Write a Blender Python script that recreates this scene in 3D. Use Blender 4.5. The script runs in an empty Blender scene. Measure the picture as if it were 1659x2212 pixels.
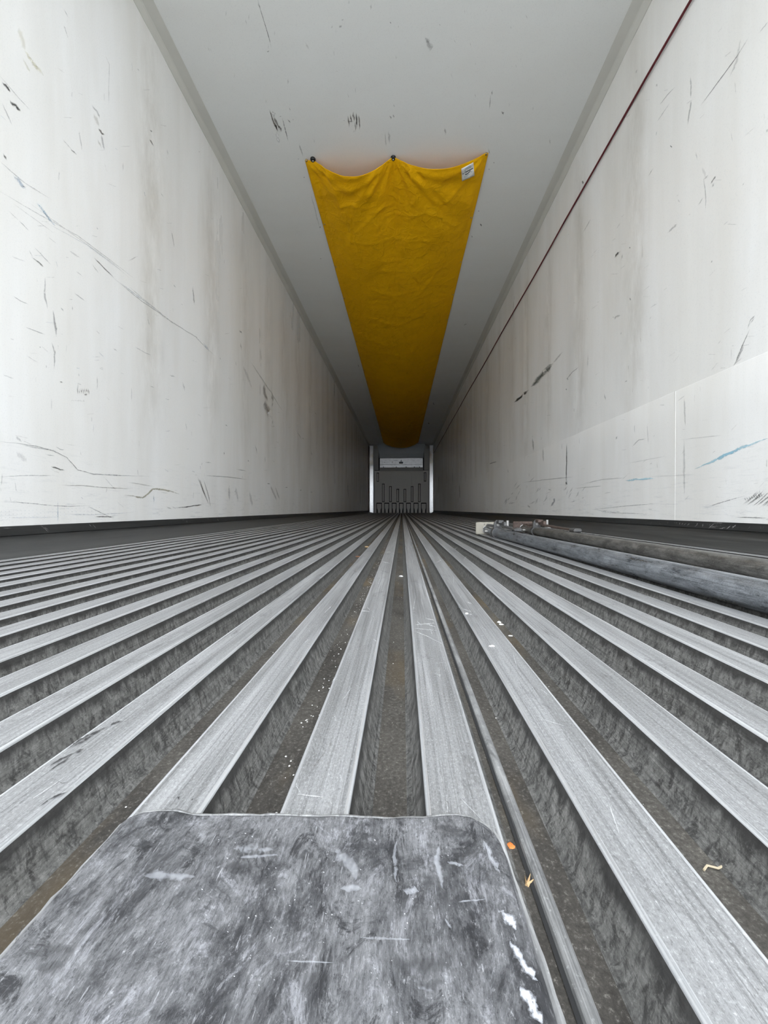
import bpy, math, random
from mathutils import Vector, Euler, noise as mnoise

rng = random.Random(7)
scene = bpy.context.scene
COL = scene.collection
W_PX, H_PX, F_PX = 1659.0, 2212.0, 850.0
CAM_H = 0.14

# ---------------------------------------------------------------- camera
cam_d = bpy.data.cameras.new('camera')
cam = bpy.data.objects.new('camera', cam_d)
COL.objects.link(cam)
cam_d.sensor_fit = 'HORIZONTAL'
cam_d.sensor_width = 36.0
cam_d.lens = 36.0 * F_PX / W_PX
cam_d.clip_start = 0.01
cam_d.clip_end = 200
cam.location = (0, 0, CAM_H)
cam.rotation_euler = (math.radians(90 - 0.404), 0, math.radians(2.627))
scene.camera = cam

# ---------------------------------------------------------------- daylight: even overcast sky through the open rear end
world = bpy.data.worlds.new('overcast_sky')
scene.world = world
world.use_nodes = True
bg = world.node_tree.nodes['Background']
bg.inputs['Color'].default_value = (0.893, 0.953, 1.03, 1)
bg.inputs['Strength'].default_value = 6.5
scene.view_settings.view_transform = 'Standard'
scene.view_settings.look = 'None'
scene.view_settings.gamma = 1.0
scene.view_settings.use_curve_mapping = False
scene.view_settings.exposure = 0.0
try:
    scene.cycles.max_bounces = 24
    scene.cycles.diffuse_bounces = 20
    scene.cycles.glossy_bounces = 8
    scene.cycles.transparent_max_bounces = 24
except Exception:
    pass

# ---------------------------------------------------------------- measures (metres)
XL, XR = -1.295, 1.203          # walls
ZC = 2.64                       # ceiling
YR, YB = -0.35, 15.36           # open rear end, back wall
PANEL_Y = 15.2                  # face of the bulkhead
VD = -0.024                     # bottom of the floor channels
RIB_W = 0.0322

ROT = Euler(cam.rotation_euler).to_matrix()
ORG = Vector((0, 0, CAM_H))
def ray(px, py):
    return ROT @ Vector(((px - W_PX / 2) / F_PX, -(py - H_PX / 2) / F_PX, -1.0))
def hit(px, py, axis, value):
    d = ray(px, py)
    return ORG + d * ((value - ORG[axis]) / d[axis])

# ---------------------------------------------------------------- material helpers
def new_mat(name):
    m = bpy.data.materials.new(name)
    m.use_nodes = True
    nt = m.node_tree
    nt.nodes.clear()
    out = nt.nodes.new('ShaderNodeOutputMaterial')
    b = nt.nodes.new('ShaderNodeBsdfPrincipled')
    nt.links.new(b.outputs[0], out.inputs[0])
    return m, nt, b, out
def N(nt, t, **kw):
    n = nt.nodes.new(t)
    for k, v in kw.items():
        setattr(n, k, v)
    return n
def pos(nt, scale=(1, 1, 1)):
    g = N(nt, 'ShaderNodeNewGeometry')
    mp = N(nt, 'ShaderNodeMapping')
    mp.inputs['Scale'].default_value = scale
    nt.links.new(g.outputs['Position'], mp.inputs[0])
    return mp.outputs[0]
def nz(nt, vec, scale, detail=4, rough=.6, dist=0.0):
    n = N(nt, 'ShaderNodeTexNoise')
    n.inputs['Scale'].default_value = scale
    n.inputs['Detail'].default_value = detail
    n.inputs['Roughness'].default_value = rough
    n.inputs['Distortion'].default_value = dist
    nt.links.new(vec, n.inputs['Vector'])
    return n.outputs['Fac']
def ramp(nt, fac, stops):
    r = N(nt, 'ShaderNodeValToRGB')
    e = r.color_ramp.elements
    while len(e) < len(stops):
        e.new(0.5)
    for el, (p, c) in zip(e, stops):
        el.position = p
        el.color = (c, c, c, 1) if isinstance(c, (int, float)) else (*c, 1)
    nt.links.new(fac, r.inputs[0])
    return r.outputs[0]
def mixc(nt, fac, a, b, mode='MIX'):
    m = N(nt, 'ShaderNodeMix', data_type='RGBA', blend_type=mode)
    for sock, v in ((m.inputs[0], fac), (m.inputs[6], a), (m.inputs[7], b)):
        if hasattr(v, 'is_output'):
            nt.links.new(v, sock)
        elif isinstance(v, (int, float)):
            sock.default_value = v
        else:
            sock.default_value = (*v, 1)
    return m.outputs[2]
def maths(nt, op, a, b=0.0, clamp=False):
    m = N(nt, 'ShaderNodeMath', operation=op, use_clamp=clamp)
    for sock, v in ((m.inputs[0], a), (m.inputs[1], b)):
        if hasattr(v, 'is_output'):
            nt.links.new(v, sock)
        else:
            sock.default_value = v
    return m.outputs[0]
def bump(nt, b, h, strength=.3, dist=.001):
    n = N(nt, 'ShaderNodeBump')
    n.inputs['Strength'].default_value = strength
    n.inputs['Distance'].default_value = dist
    nt.links.new(h, n.inputs['Height'])
    nt.links.new(n.outputs[0], b.inputs['Normal'])
def setp(nt, b, color=None, rough=None, metal=None, spec=None):
    for k, v in (('Base Color', color), ('Roughness', rough), ('Metallic', metal), ('Specular IOR Level', spec)):
        if v is None:
            continue
        if hasattr(v, 'is_output'):
            nt.links.new(v, b.inputs[k])
        elif isinstance(v, (int, float)):
            b.inputs[k].default_value = v
        else:
            b.inputs[k].default_value = (*v, 1)

# ---------------------------------------------------------------- materials
def mat_wall(name, col, warm, rough=.42, stain=.34):
    m, nt, b, _ = new_mat(name)
    p = pos(nt)
    big = nz(nt, pos(nt, (1, 1.6, .35)), 1.7, 5, .6)
    streak = maths(nt, 'MULTIPLY', maths(nt, 'ADD', maths(nt, 'MULTIPLY', nz(nt, pos(nt, (1, 7, .5)), 1.0, 4, .6, .3), .7), maths(nt, 'MULTIPLY', nz(nt, pos(nt, (1, 1.9, .5)), 1.0, 4, .6, .5), 1.3)), .5)
    f1 = ramp(nt, big, ((.35, 0), (.72, 1)))
    f2 = ramp(nt, streak, ((.44, 0), (.66, 1)))
    c = mixc(nt, maths(nt, 'MULTIPLY', f1, .55), col, warm)
    c = mixc(nt, maths(nt, 'MULTIPLY', f2, stain), c, (warm[0] * .72, warm[1] * .70, warm[2] * .66))
    at = N(nt, 'ShaderNodeAttribute', attribute_name='bow_shade')
    shade = maths(nt, 'MULTIPLY', at.outputs['Fac'], ramp(nt, nz(nt, pos(nt, (1, 5, 1.4)), 2.2, 5, .7), ((.3, .1), (.65, 1))))
    c = mixc(nt, maths(nt, 'MULTIPLY', shade, .62), c, (.46, .43, .37))  # shading of the bowed liner painted into the colour, broken up by noise
    speck = ramp(nt, nz(nt, p, 46, 6, .7), ((.70, 0), (.78, 1)))
    c = mixc(nt, maths(nt, 'MULTIPLY', speck, .35), c, (.35, .34, .32))
    # grime scraped along the lower wall by pallets
    sep = N(nt, 'ShaderNodeSeparateXYZ'); nt.links.new(p, sep.inputs[0])
    low = ramp(nt, maths(nt, 'DIVIDE', sep.outputs[2], 1.0), ((.05, 1), (.45, 0)))
    scr = ramp(nt, nz(nt, pos(nt, (1, 1.6, 16)), 4.5, 8, .8, .4), ((.54, 0), (.66, 1)))
    c = mixc(nt, maths(nt, 'MULTIPLY', maths(nt, 'MULTIPLY', low, scr), .5), c, (.40, .415, .43))
    dots = ramp(nt, nz(nt, p, 210, 3, .6), ((.56, 0), (.70, .20)))
    c = mixc(nt, dots, c, (.50, .51, .52))
    setp(nt, b, c, ramp(nt, big, ((.3, rough - .07), (.7, rough + .1))), 0, .5)
    bump(nt, b, nz(nt, p, 260, 2, .5), .12, .0006)
    return m
M_WALL = mat_wall('white_liner', (.885, .877, .857), (.84, .812, .75), .33)
M_CEIL = mat_wall('white_ceiling_liner', (.80, .81, .79), (.78, .775, .74), .5, .08)
def mat_plain(name, col, rough=.5, metal=0.0, spec=.5, var=.25, scale=30, bumpv=.15):
    m, nt, b, _ = new_mat(name)
    f = nz(nt, pos(nt), scale, 5, .65)
    c = mixc(nt, f, tuple(x * (1 - var) for x in col), tuple(min(1, x * (1 + var)) for x in col))
    setp(nt, b, c, rough, metal, spec)
    bump(nt, b, f, bumpv, .001)
    return m
M_TRIM = mat_plain('cream_corner_trim', (.60, .59, .54), .5, var=.08, scale=5)

def mat_alu(name, lo, hi, rough, metal, dirt, dirtcol, along=(55, 2.2, 55), dscale=24, brush=260, stain=False, grit=0.0, dmap=(1, .45, 1)):
    m, nt, b, _ = new_mat(name)
    a = nz(nt, pos(nt, along), 1.0, 6, .7)
    fine = nz(nt, pos(nt, (brush * 1.6, 4, brush * 1.6)), 1.0, 5, .8)
    grain = nz(nt, pos(nt), 420, 3, .7)
    c = mixc(nt, ramp(nt, a, ((.3, 0), (.7, 1))), lo, hi)
    c = mixc(nt, ramp(nt, fine, ((.36, .6), (.52, 0))), c, tuple(x * .4 for x in lo))
    c = mixc(nt, ramp(nt, grain, ((.58, 0), (.75, .4))), c, tuple(min(1, x * 1.45) for x in hi))
    d = ramp(nt, nz(nt, pos(nt, dmap), dscale, 8, .75, .6), ((dirt, 0), (dirt + .12, 1)))
    c = mixc(nt, maths(nt, 'MULTIPLY', d, .75), c, dirtcol)
    if grit:    # fine pits and sparkle of worn metal
        g1 = nz(nt, pos(nt, (1, .45, 1)), 1000, 6, .9)
        c = mixc(nt, ramp(nt, g1, ((.34, .8 * grit), (.47, 0))), c, tuple(x * .35 for x in lo))
        c = mixc(nt, ramp(nt, g1, ((.55, 0), (.68, .75 * grit))), c, tuple(min(1, x * 1.9) for x in hi))
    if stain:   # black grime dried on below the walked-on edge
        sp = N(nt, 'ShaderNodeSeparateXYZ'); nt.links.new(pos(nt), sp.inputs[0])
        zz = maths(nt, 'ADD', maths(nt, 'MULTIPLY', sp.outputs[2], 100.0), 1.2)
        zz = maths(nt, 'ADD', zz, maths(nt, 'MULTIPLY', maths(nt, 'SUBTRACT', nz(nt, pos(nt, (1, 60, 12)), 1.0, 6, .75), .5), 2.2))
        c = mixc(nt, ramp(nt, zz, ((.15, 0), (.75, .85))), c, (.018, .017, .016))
    setp(nt, b, c, ramp(nt, a, ((.25, rough - .08), (.75, rough + .12))), maths(nt, 'MULTIPLY', maths(nt, 'SUBTRACT', 1.0, maths(nt, 'MULTIPLY', d, .7)), metal), .5)
    bump(nt, b, maths(nt, 'ADD', fine, maths(nt, 'MULTIPLY', grain, .8)), .25, .0004)
    return m
M_TOP = mat_alu('worn_aluminium_top', (.20, .20, .198), (.40, .40, .40), .46, .4, .57, (.075, .073, .07), dscale=34, grit=1.0)
M_EDGE = mat_alu('polished_aluminium_edge', (.52, .53, .54), (.80, .81, .82), .3, .65, .62, (.16, .155, .15))
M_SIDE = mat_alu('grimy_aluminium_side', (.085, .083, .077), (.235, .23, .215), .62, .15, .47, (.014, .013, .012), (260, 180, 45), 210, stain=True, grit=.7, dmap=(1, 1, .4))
def mat_valley():
    m, nt, b, _ = new_mat('gritty_channel_bottom')
    big = nz(nt, pos(nt, (1, .5, 1)), 14, 6, .7, .3)
    fine = nz(nt, pos(nt), 380, 7, .88)
    c = mixc(nt, ramp(nt, big, ((.3, 0), (.7, 1))), (.035, .031, .026), (.14, .128, .11))
    c = mixc(nt, ramp(nt, fine, ((.35, .7), (.55, 0))), c, (.014, .012, .010))
    c = mixc(nt, ramp(nt, fine, ((.56, 0), (.66, .8))), c, (.36, .34, .30))
    tan = ramp(nt, nz(nt, pos(nt, (1, .5, 1)), 9, 4, .6), ((.52, 0), (.66, .55)))
    c = mixc(nt, tan, c, (.17, .125, .07))
    setp(nt, b, c, .75, .1, .4)
    bump(nt, b, fine, .5, .0009)
    return m
M_VALLEY = mat_valley()
def mat_plate():
    m, nt, b, _ = new_mat('scuffed_steel_plate')
    a = nz(nt, pos(nt, (150, 30, 60)), 1.0, 9, .8, .6)
    big = nz(nt, pos(nt, (1, .7, 1)), 22, 8, .75, .6)
    fine = nz(nt, pos(nt, (900, 170, 400)), 1.0, 6, .85)
    iso = nz(nt, pos(nt, (1, .6, 1)), 420, 7, .85)
    patch = nz(nt, pos(nt, (1, .6, 1)), 60, 10, .82, .8)
    c = mixc(nt, ramp(nt, a, ((.3, 0), (.68, 1))), (.105, .105, .109), (.255, .255, .26))
    c = mixc(nt, ramp(nt, big, ((.40, .92), (.53, 0))), c, (.032, .032, .035))
    c = mixc(nt, ramp(nt, patch, ((.40, .9), (.475, 0))), c, (.018, .018, .02))
    c = mixc(nt, ramp(nt, patch, ((.53, 0), (.62, .75))), c, (.38, .38, .40))
    c = mixc(nt, ramp(nt, fine, ((.34, .7), (.50, 0))), c, (.035, .035, .037))
    c = mixc(nt, ramp(nt, fine, ((.56, 0), (.72, .6))), c, (.52, .52, .53))
    c = mixc(nt, ramp(nt, iso, ((.36, .75), (.46, 0))), c, (.03, .03, .032))
    c = mixc(nt, ramp(nt, iso, ((.58, 0), (.68, .6))), c, (.58, .58, .59))
    setp(nt, b, c, ramp(nt, patch, ((.3, .62), (.65, .42))), .3, .5)
    bump(nt, b, maths(nt, 'ADD', maths(nt, 'ADD', fine, a), maths(nt, 'MULTIPLY', patch, 1.5)), .6, .0008)
    return m
M_PLATE = mat_plate()
M_BEAD = mat_alu('weld_bead', (.20, .20, .20), (.52, .52, .51), .5, .4, .56, (.07, .07, .07), (60, 30, 60), 60)
M_BAND = mat_alu('dark_scuff_band', (.026, .026, .025), (.05, .05, .048), .5, .15, .62, (.20, .195, .19), (20, 3, 60), 9)
M_COVE = mat_alu('dull_cove_plate', (.010, .010, .0097), (.085, .084, .081), .5, .25, .56, (.016, .0155, .015), (75, .9, 75), 3, dmap=(30, .45, 30))
M_GALV = mat_alu('galvanised_steel', (.06, .066, .072), (.38, .40, .425), .3, .5, .52, (.030, .032, .035), (70, 16, 70), 45, grit=.8)
M_GALVD = mat_alu('dull_galvanised_steel', (.055, .052, .047), (.28, .27, .25), .36, .4, .48, (.02, .018, .015), (60, 14, 60), 34, grit=.8)
M_RUST = mat_alu('rusty_steel', (.055, .036, .028), (.16, .115, .095), .65, .2, .55, (.07, .05, .04), (40, 40, 40), 40)
M_DSTEEL = mat_alu('dark_steel', (.06, .06, .06), (.17, .165, .16), .5, .4, .5, (.05, .048, .045), (60, 60, 60), 50)
M_BOLT = mat_plain('bright_bolt', (.34, .33, .31), .45, .4)
M_PAD = mat_plain('beige_pad', (.34, .315, .26), .7, var=.15)
M_RED = mat_plain('dark_red_cord', (.105, .010, .016), .5, var=.2, scale=80)
M_BLACK = mat_plain('black_rubber', (.012, .012, .013), .35)
M_BRASS = mat_plain('brass', (.50, .36, .16), .35, .8)
M_BULK = mat_plain('grey_moulded_plastic', (.60, .59, .55), .5, var=.04, scale=6, bumpv=.03)
M_BULKD = mat_plain('dark_grey_plastic', (.36, .355, .335), .55, var=.05, scale=6, bumpv=.03)
M_HOOD = mat_plain('blue_grey_plastic', (.40, .43, .44), .5, var=.05, scale=5, bumpv=.03)
M_DARK = mat_plain('dark_recess', (.02, .02, .02), .8)
M_POST = mat_alu('bright_aluminium_post', (.62, .62, .62), (.75, .75, .75), .16, .97, .8, (.4, .4, .4), (2, 2, 2), 5)
M_HEAD = mat_alu('dull_aluminium_header', (.40, .40, .40), (.66, .66, .66), .36, .8, .66, (.25, .25, .25), (5, 5, 9), 7)
M_CONC = mat_plain('concrete_yard', (.36, .355, .34), .9, var=.15, scale=2)
M_WHITE = mat_plain('white_flake', (.80, .79, .75), .6, var=.08)
M_ORANGE = mat_plain('orange_chip', (.72, .22, .05), .6)
M_STRAW = mat_plain('pale_straw', (.50, .42, .29), .7)
M_WOOD = mat_plain('wood_splinter', (.62, .42, .22), .7)
M_BROWN = mat_plain('brown_leaf', (.20, .09, .045), .8)
M_INK = mat_plain('dark_print', (.05, .07, .09), .7, bumpv=0)
M_INKB = mat_plain('blue_print', (.20, .32, .42), .7, bumpv=0)

def mat_cloth():
    m, nt, b, out = new_mat('mustard_vinyl_cloth')
    f = nz(nt, pos(nt), 3.2, 6, .65, .6)
    d = nz(nt, pos(nt, (1, .6, 1)), 11, 7, .75, .8)
    c = mixc(nt, ramp(nt, f, ((.3, 0), (.7, 1))), (.86, .455, .003), (.95, .52, .004))
    c = mixc(nt, ramp(nt, d, ((.55, 0), (.72, .45))), c, (.62, .31, .003))
    setp(nt, b, c, .62, 0, .12)
    cr = N(nt, 'ShaderNodeTexVoronoi', feature='DISTANCE_TO_EDGE')
    nv = N(nt, 'ShaderNodeTexNoise'); nv.inputs['Scale'].default_value = 5
    vm = N(nt, 'ShaderNodeVectorMath', operation='ADD')
    sc = N(nt, 'ShaderNodeVectorMath', operation='SCALE'); sc.inputs['Scale'].default_value = .35
    p = pos(nt)
    nt.links.new(p, nv.inputs['Vector']); nt.links.new(nv.outputs['Color'], sc.inputs[0])
    nt.links.new(p, vm.inputs[0]); nt.links.new(sc.outputs[0], vm.inputs[1])
    cr.inputs['Scale'].default_value = 5.5
    nt.links.new(vm.outputs[0], cr.inputs['Vector'])
    crease = ramp(nt, cr.outputs['Distance'], ((0, 1), (.06, 0)))
    h = maths(nt, 'ADD', maths(nt, 'MULTIPLY', crease, .3), maths(nt, 'ADD', nz(nt, p, 26, 5, .6, .8), maths(nt, 'MULTIPLY', nz(nt, p, 7, 4, .6, 1.2), 1.6)))
    bump(nt, b, h, .8, .006)
    tr = N(nt, 'ShaderNodeBsdfTranslucent'); nt.links.new(c, tr.inputs[0])
    mx = N(nt, 'ShaderNodeMixShader'); mx.inputs[0].default_value = .12
    nt.links.new(b.outputs[0], mx.inputs[1]); nt.links.new(tr.outputs[0], mx.inputs[2]); nt.links.new(mx.outputs[0], out.inputs[0])
    return m
M_CLOTH = mat_cloth()

def mat_scuff():
    """Rubber marks, gouges and chalk strokes: colour and strength come from each mark, ragged edges from noise."""
    m, nt, b, out = new_mat('scuff_mark')
    col = N(nt, 'ShaderNodeAttribute', attribute_name='mark_color')
    st = N(nt, 'ShaderNodeAttribute', attribute_name='mark_strength')
    uv = N(nt, 'ShaderNodeUVMap', uv_map='across')
    sep = N(nt, 'ShaderNodeSeparateXYZ'); nt.links.new(uv.outputs[0], sep.inputs[0])
    e = maths(nt, 'SUBTRACT', 1.0, maths(nt, 'ABSOLUTE', maths(nt, 'SUBTRACT', maths(nt, 'MULTIPLY', sep.outputs[1], 2.0), 1.0)))
    n1 = nz(nt, pos(nt), 240, 6, .8)
    n2 = nz(nt, pos(nt), 60, 5, .75)
    nn = maths(nt, 'ADD', maths(nt, 'MULTIPLY', n1, .55), maths(nt, 'MULTIPLY', n2, .45))
    nn = maths(nt, 'ADD', nn, maths(nt, 'MULTIPLY', maths(nt, 'SUBTRACT', e, .5), .22))
    grain = ramp(nt, nn, ((.40, 0), (.56, 1)))
    soft = maths(nt, 'MULTIPLY', e, 2.2, True)
    a = maths(nt, 'MULTIPLY', maths(nt, 'MULTIPLY', grain, soft), st.outputs['Fac'], True)
    nt.links.new(col.outputs['Color'], b.inputs['Base Color'])
    b.inputs['Roughness'].default_value = .7
    tr = N(nt, 'ShaderNodeBsdfTransparent')
    mx = N(nt, 'ShaderNodeMixShader')
    nt.links.new(a, mx.inputs[0]); nt.links.new(tr.outputs[0], mx.inputs[1]); nt.links.new(b.outputs[0], mx.inputs[2])
    nt.links.new(mx.outputs[0], out.inputs[0])
    return m
M_SCUFF = mat_scuff()

# ---------------------------------------------------------------- mesh builder
class MB:
    def __init__(s):
        s.v, s.f, s.m = [], [], []
    def add(s, vs, fs, mi=0):
        o = len(s.v)
        s.v += [tuple(p) for p in vs]
        for f in fs:
            s.f.append(tuple(i + o for i in f)); s.m.append(mi)
        return s
    def box(s, a, b, mi=0, bev=0.0):
        (x0, y0, z0), (x1, y1, z1) = a, b
        if bev <= 0:
            vs = [(x, y, z) for z in (z0, z1) for y in (y0, y1) for x in (x0, x1)]
            return s.add(vs, [(0, 2, 3, 1), (4, 5, 7, 6), (0, 1, 5, 4), (1, 3, 7, 5), (3, 2, 6, 7), (2, 0, 4, 6)], mi)
        import itertools
        c = [(a[i] + b[i]) / 2 for i in range(3)]; h = [abs(b[i] - a[i]) / 2 for i in range(3)]
        bv = min(bev, min(h) * .9)
        vs = []; idx = {}
        for sx, sy, sz in itertools.product((-1, 1), repeat=3):
            for ax in range(3):
                sg = (sx, sy, sz)
                idx[(sg, ax)] = len(vs)
                vs.append(tuple(c[i] + sg[i] * (h[i] - (0 if i == ax else bv)) for i in range(3)))
        fs = []
        for ax in range(3):
            o1, o2 = (ax + 1) % 3, (ax + 2) % 3
            for sg in (-1, 1):
                def k(p, q):
                    t = [0, 0, 0]; t[ax] = sg; t[o1] = p; t[o2] = q; return idx[(tuple(t), ax)]
                q = [k(-1, -1), k(1, -1), k(1, 1), k(-1, 1)]
                fs.append(q if sg > 0 else q[::-1])
        for ax in range(3):
            o1, o2 = (ax + 1) % 3, (ax + 2) % 3
            for p, q in itertools.product((-1, 1), repeat=2):
                def t(s0):
                    l = [0, 0, 0]; l[ax] = s0; l[o1] = p; l[o2] = q; return tuple(l)
                f = [idx[(t(-1), o1)], idx[(t(1), o1)], idx[(t(1), o2)], idx[(t(-1), o2)]]
                fs.append(f if p * q < 0 else f[::-1])
        for sg in itertools.product((-1, 1), repeat=3):
            f = [idx[(sg, 0)], idx[(sg, 1)], idx[(sg, 2)]]
            fs.append(f if sg[0] * sg[1] * sg[2] > 0 else f[::-1])
        return s.add(vs, fs, mi)
    def tube(s, pts, r, n=16, cap=True, mi=0):
        pts = [Vector(p) for p in pts]
        rs = r if isinstance(r, (list, tuple)) else [r] * len(pts)
        vs, fs = [], []
        for i, p in enumerate(pts):
            d = (pts[min(i + 1, len(pts) - 1)] - pts[max(i - 1, 0)]).normalized()
            up = Vector((0, 0, 1)) if abs(d.z) < .9 else Vector((1, 0, 0))
            a = d.cross(up).normalized(); b2 = a.cross(d).normalized()
            for k in range(n):
                t = 2 * math.pi * k / n
                vs.append(p + (a * math.cos(t) + b2 * math.sin(t)) * rs[i])
        for i in range(len(pts) - 1):
            for k in range(n):
                q = (k + 1) % n
                fs.append((i * n + k, (i + 1) * n + k, (i + 1) * n + q, i * n + q)[::-1])
        if cap:
            fs.append(tuple(range(n))); fs.append(tuple((len(pts) - 1) * n + k for k in range(n))[::-1])
        return s.add(vs, fs, mi)
    def extrude_y(s, prof, y0, y1, mi=0, closed=False, mats=None):
        n = len(prof)
        vs = [(x, y0, z) for x, z in prof] + [(x, y1, z) for x, z in prof]
        fs = [];
        o = len(s.v); s.v += vs
        for i in range(n if closed else n - 1):
            j = (i + 1) % n
            s.f.append((o + i, o + j, o + n + j, o + n + i)); s.m.append(mats[i] if mats else mi)
        if closed:
            s.f.append(tuple(o + i for i in range(n))[::-1]); s.m.append(mi)
            s.f.append(tuple(o + n + i for i in range(n))); s.m.append(mi)
        return s
    def build(s, name, mats, parent=None, smooth=False, link=True):
        me = bpy.data.meshes.new(name)
        me.from_pydata(s.v, [], s.f)
        for m in (mats if isinstance(mats, (list, tuple)) else [mats]):
            me.materials.append(m)
        if any(s.m):
            me.polygons.foreach_set('material_index', s.m)
        if smooth:
            me.polygons.foreach_set('use_smooth', [True] * len(me.polygons))
            try:
                me.set_sharp_from_angle(angle=math.radians(40))
            except Exception:
                pass
        me.update()
        o = bpy.data.objects.new(name, me)
        COL.objects.link(o)
        if parent:
            o.parent = parent
        return o
def tag(o, label=None, cat=None, group=None, kind=None):
    for k, v in (('label', label), ('category', cat), ('group', group), ('kind', kind)):
        if v:
            o[k] = v
    return o
def empty(name, loc, rz=0.0):
    o = bpy.data.objects.new(name, None); COL.objects.link(o)
    o.location = loc; o.rotation_euler = (0, 0, rz); o.empty_display_size = .1
    return o
def sstep(a, b, x):
    t = max(0.0, min(1.0, (x - a) / (b - a)))
    return t * t * (3 - 2 * t)

# ================================================================ SETTING
# ---- floor: channel bottom, raised ribs, seam beads, welded plate
fl = MB().box((XL, YR, VD - .06), (XR, YB, VD)).build('floor', M_VALLEY)
tag(fl, kind='structure', label='ribbed aluminium duct floor with dirty channels')

def rib_mesh():
    w = RIB_W / 2; d = VD; prof = []; mats = []
    r = .0016
    left = [(-w - .0085, d), (-w - .0055, d + .0025), (-w - .0035, d + .009), (-w, -r)]
    arc = [(-w + r - r * math.cos(t), -r + r * math.sin(t)) for t in (math.radians(25), math.radians(50), math.radians(75))] + [(-w + r + .0006, 0)]
    half = left + arc
    prof = half + [(-x, z) for x, z in half[::-1]]
    nl = len(half)
    mats = []
    for i in range(len(prof) - 1):
        k = min(i, len(prof) - 2 - i)
        mats.append(1 if k < 3 else (2 if k < nl - 1 else 0))
    mb = MB()
    ys = [YR, 0.0, .5, 1.2, 2.5, 5, 9, YB - .1]
    for a, b in zip(ys[:-1], ys[1:]):
        mb.extrude_y(prof, a, b, mats=mats)
    # closed rear end of the hollow rib
    o = len(mb.v); mb.v += [(x, YR, z) for x, z in prof]; mb.f.append(tuple(range(o, o + len(prof)))[::-1]); mb.m.append(1)
    # profile runs left to right: flip so normals face up
    mb.f = [f[::-1] for f in mb.f]
    return mb
far_left = [-.405, -.893, -1.412, -1.898, -2.386, -2.876, -3.40, -3.887, -4.375, -4.865, -5.43, -5.92, -6.41, -6.90, -7.44, -7.93]
near_right = [.08, .588, 1.092, 1.585, 2.117, 2.61, 3.10, 3.62, 4.11, 4.60, 5.12, 5.61, 6.10, 6.63, 7.12, 7.60]
centres = [(a + .115) * CAM_H for a in far_left] + [(a + .115) * CAM_H for a in near_right]
first = None
for cx in sorted(centres):
    if first is None:
        first = rib_mesh().build('rib', [M_TOP, M_SIDE, M_EDGE], fl, smooth=True); o = first
    else:
        o = first.copy(); COL.objects.link(o)
    o.location = (cx, 0, 0)
for sx in (.0605, .2885):
    mb = MB()
    prof = [(sx - .0030, VD), (sx - .0024, VD + .0016), (sx - .0006, VD + .0024), (sx + .0016, VD + .0018), (sx + .0034, VD)]
    mb.extrude_y(prof[::-1], YR, YB - .1)
    mb.build('seam_bead', M_BEAD, fl, smooth=True)
    MB().extrude_y([(sx - .0048, VD + .0006), (sx - .0030, VD + .0006)][::-1], YR, YB - .1).build('seam_gap', M_DARK, fl)

# plate welded over the ribs at the rear end
PZ = .0032
outline = [(236, 1806), (262, 1777), (290, 1760), (318, 1750), (350, 1746), (382, 1747), (412, 1753), (440, 1756), (600, 1755), (670, 1757), (742, 1759),
           (830, 1762), (915, 1762), (950, 1757), (985, 1755), (1015, 1761), (1048, 1778), (1068, 1797), (1083, 1822)]
ow = [hit(px, py, 2, PZ * .6) for px, py in outline]
x_l, x_r = -.1250, .0432
pts_o = [(x_l, ow[0].y - .012)] + [(max(x_l, min(x_r, p.x)), p.y) for p in ow] + [(x_r, ow[-1].y - .012)]
pts_o.sort()
def front_y(x):
    for (xa, ya), (xb, yb) in zip(pts_o[:-1], pts_o[1:]):
        if xa <= x <= xb and xb > xa:
            return ya + (yb - ya) * (x - xa) / (xb - xa)
    return pts_o[0][1] if x < pts_o[0][0] else pts_o[-1][1]
nu, nv_ = 120, 150
vs, fs = [], []
for j in range(nv_ + 1):
    t = j / nv_
    for i in range(nu + 1):
        u = i / nu
        u2 = .5 - .5 * math.cos(math.pi * u) if 0 else u
        x = x_l + (x_r - x_l) * u2
        fy = front_y(x)
        y = fy + (YR - fy) * (t ** 1.5)
        de = min(x - x_l, x_r - x, (fy - y) + .0)
        lip = 1 - max(0, 1 - de / .0035) ** 2 if de < .0035 else 1.0
        n1 = mnoise.noise(Vector((x * 55, y * 30, 0))); n2 = mnoise.noise(Vector((x * 160, y * 60, 3)))
        z = -.002 + (PZ + .002) * lip + .0005 * n1 + .00025 * n2
        # raised smear of weld metal along the right-hand border
        rb = math.exp(-((x - (x_r - .0065)) / .0028) ** 2) * (.5 + .9 * max(0, mnoise.noise(Vector((7, y * 38, 1))) + .3)) * (1 if y < .15 else 0)
        z += .0012 * rb
        vs.append((x, y, z))
for j in range(nv_):
    for i in range(nu):
        a = j * (nu + 1) + i
        fs.append((a, a + nu + 1, a + nu + 2, a + 1))
plate = MB().add(vs, fs).build('welded_plate', M_PLATE, fl, smooth=True)
plate['label'] = 'scuffed steel plate welded over the ribs at the rear edge'
bead_pts = [Vector((x_l, y, -.0006)) for y in (YR, -.1, 0, .06, .1)] + [Vector((x, y, -.0004)) for x, y in [(max(x_l, min(x_r, p.x)), p.y) for p in ow]] + [Vector((x_r, y, -.0006)) for y in (.12, .1, .06, 0, -.1, YR)]
fine = []
for a, b in zip(bead_pts[:-1], bead_pts[1:]):
    k = max(1, int((b - a).length / .004))
    for q in range(k):
        fine.append(a.lerp(b, q / k))
fine.append(bead_pts[-1])
MB().tube(fine, [.0016 + .0007 * mnoise.noise(p * 160) for p in fine], 8).build('weld_bead', M_BEAD, plate, smooth=True)

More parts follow.
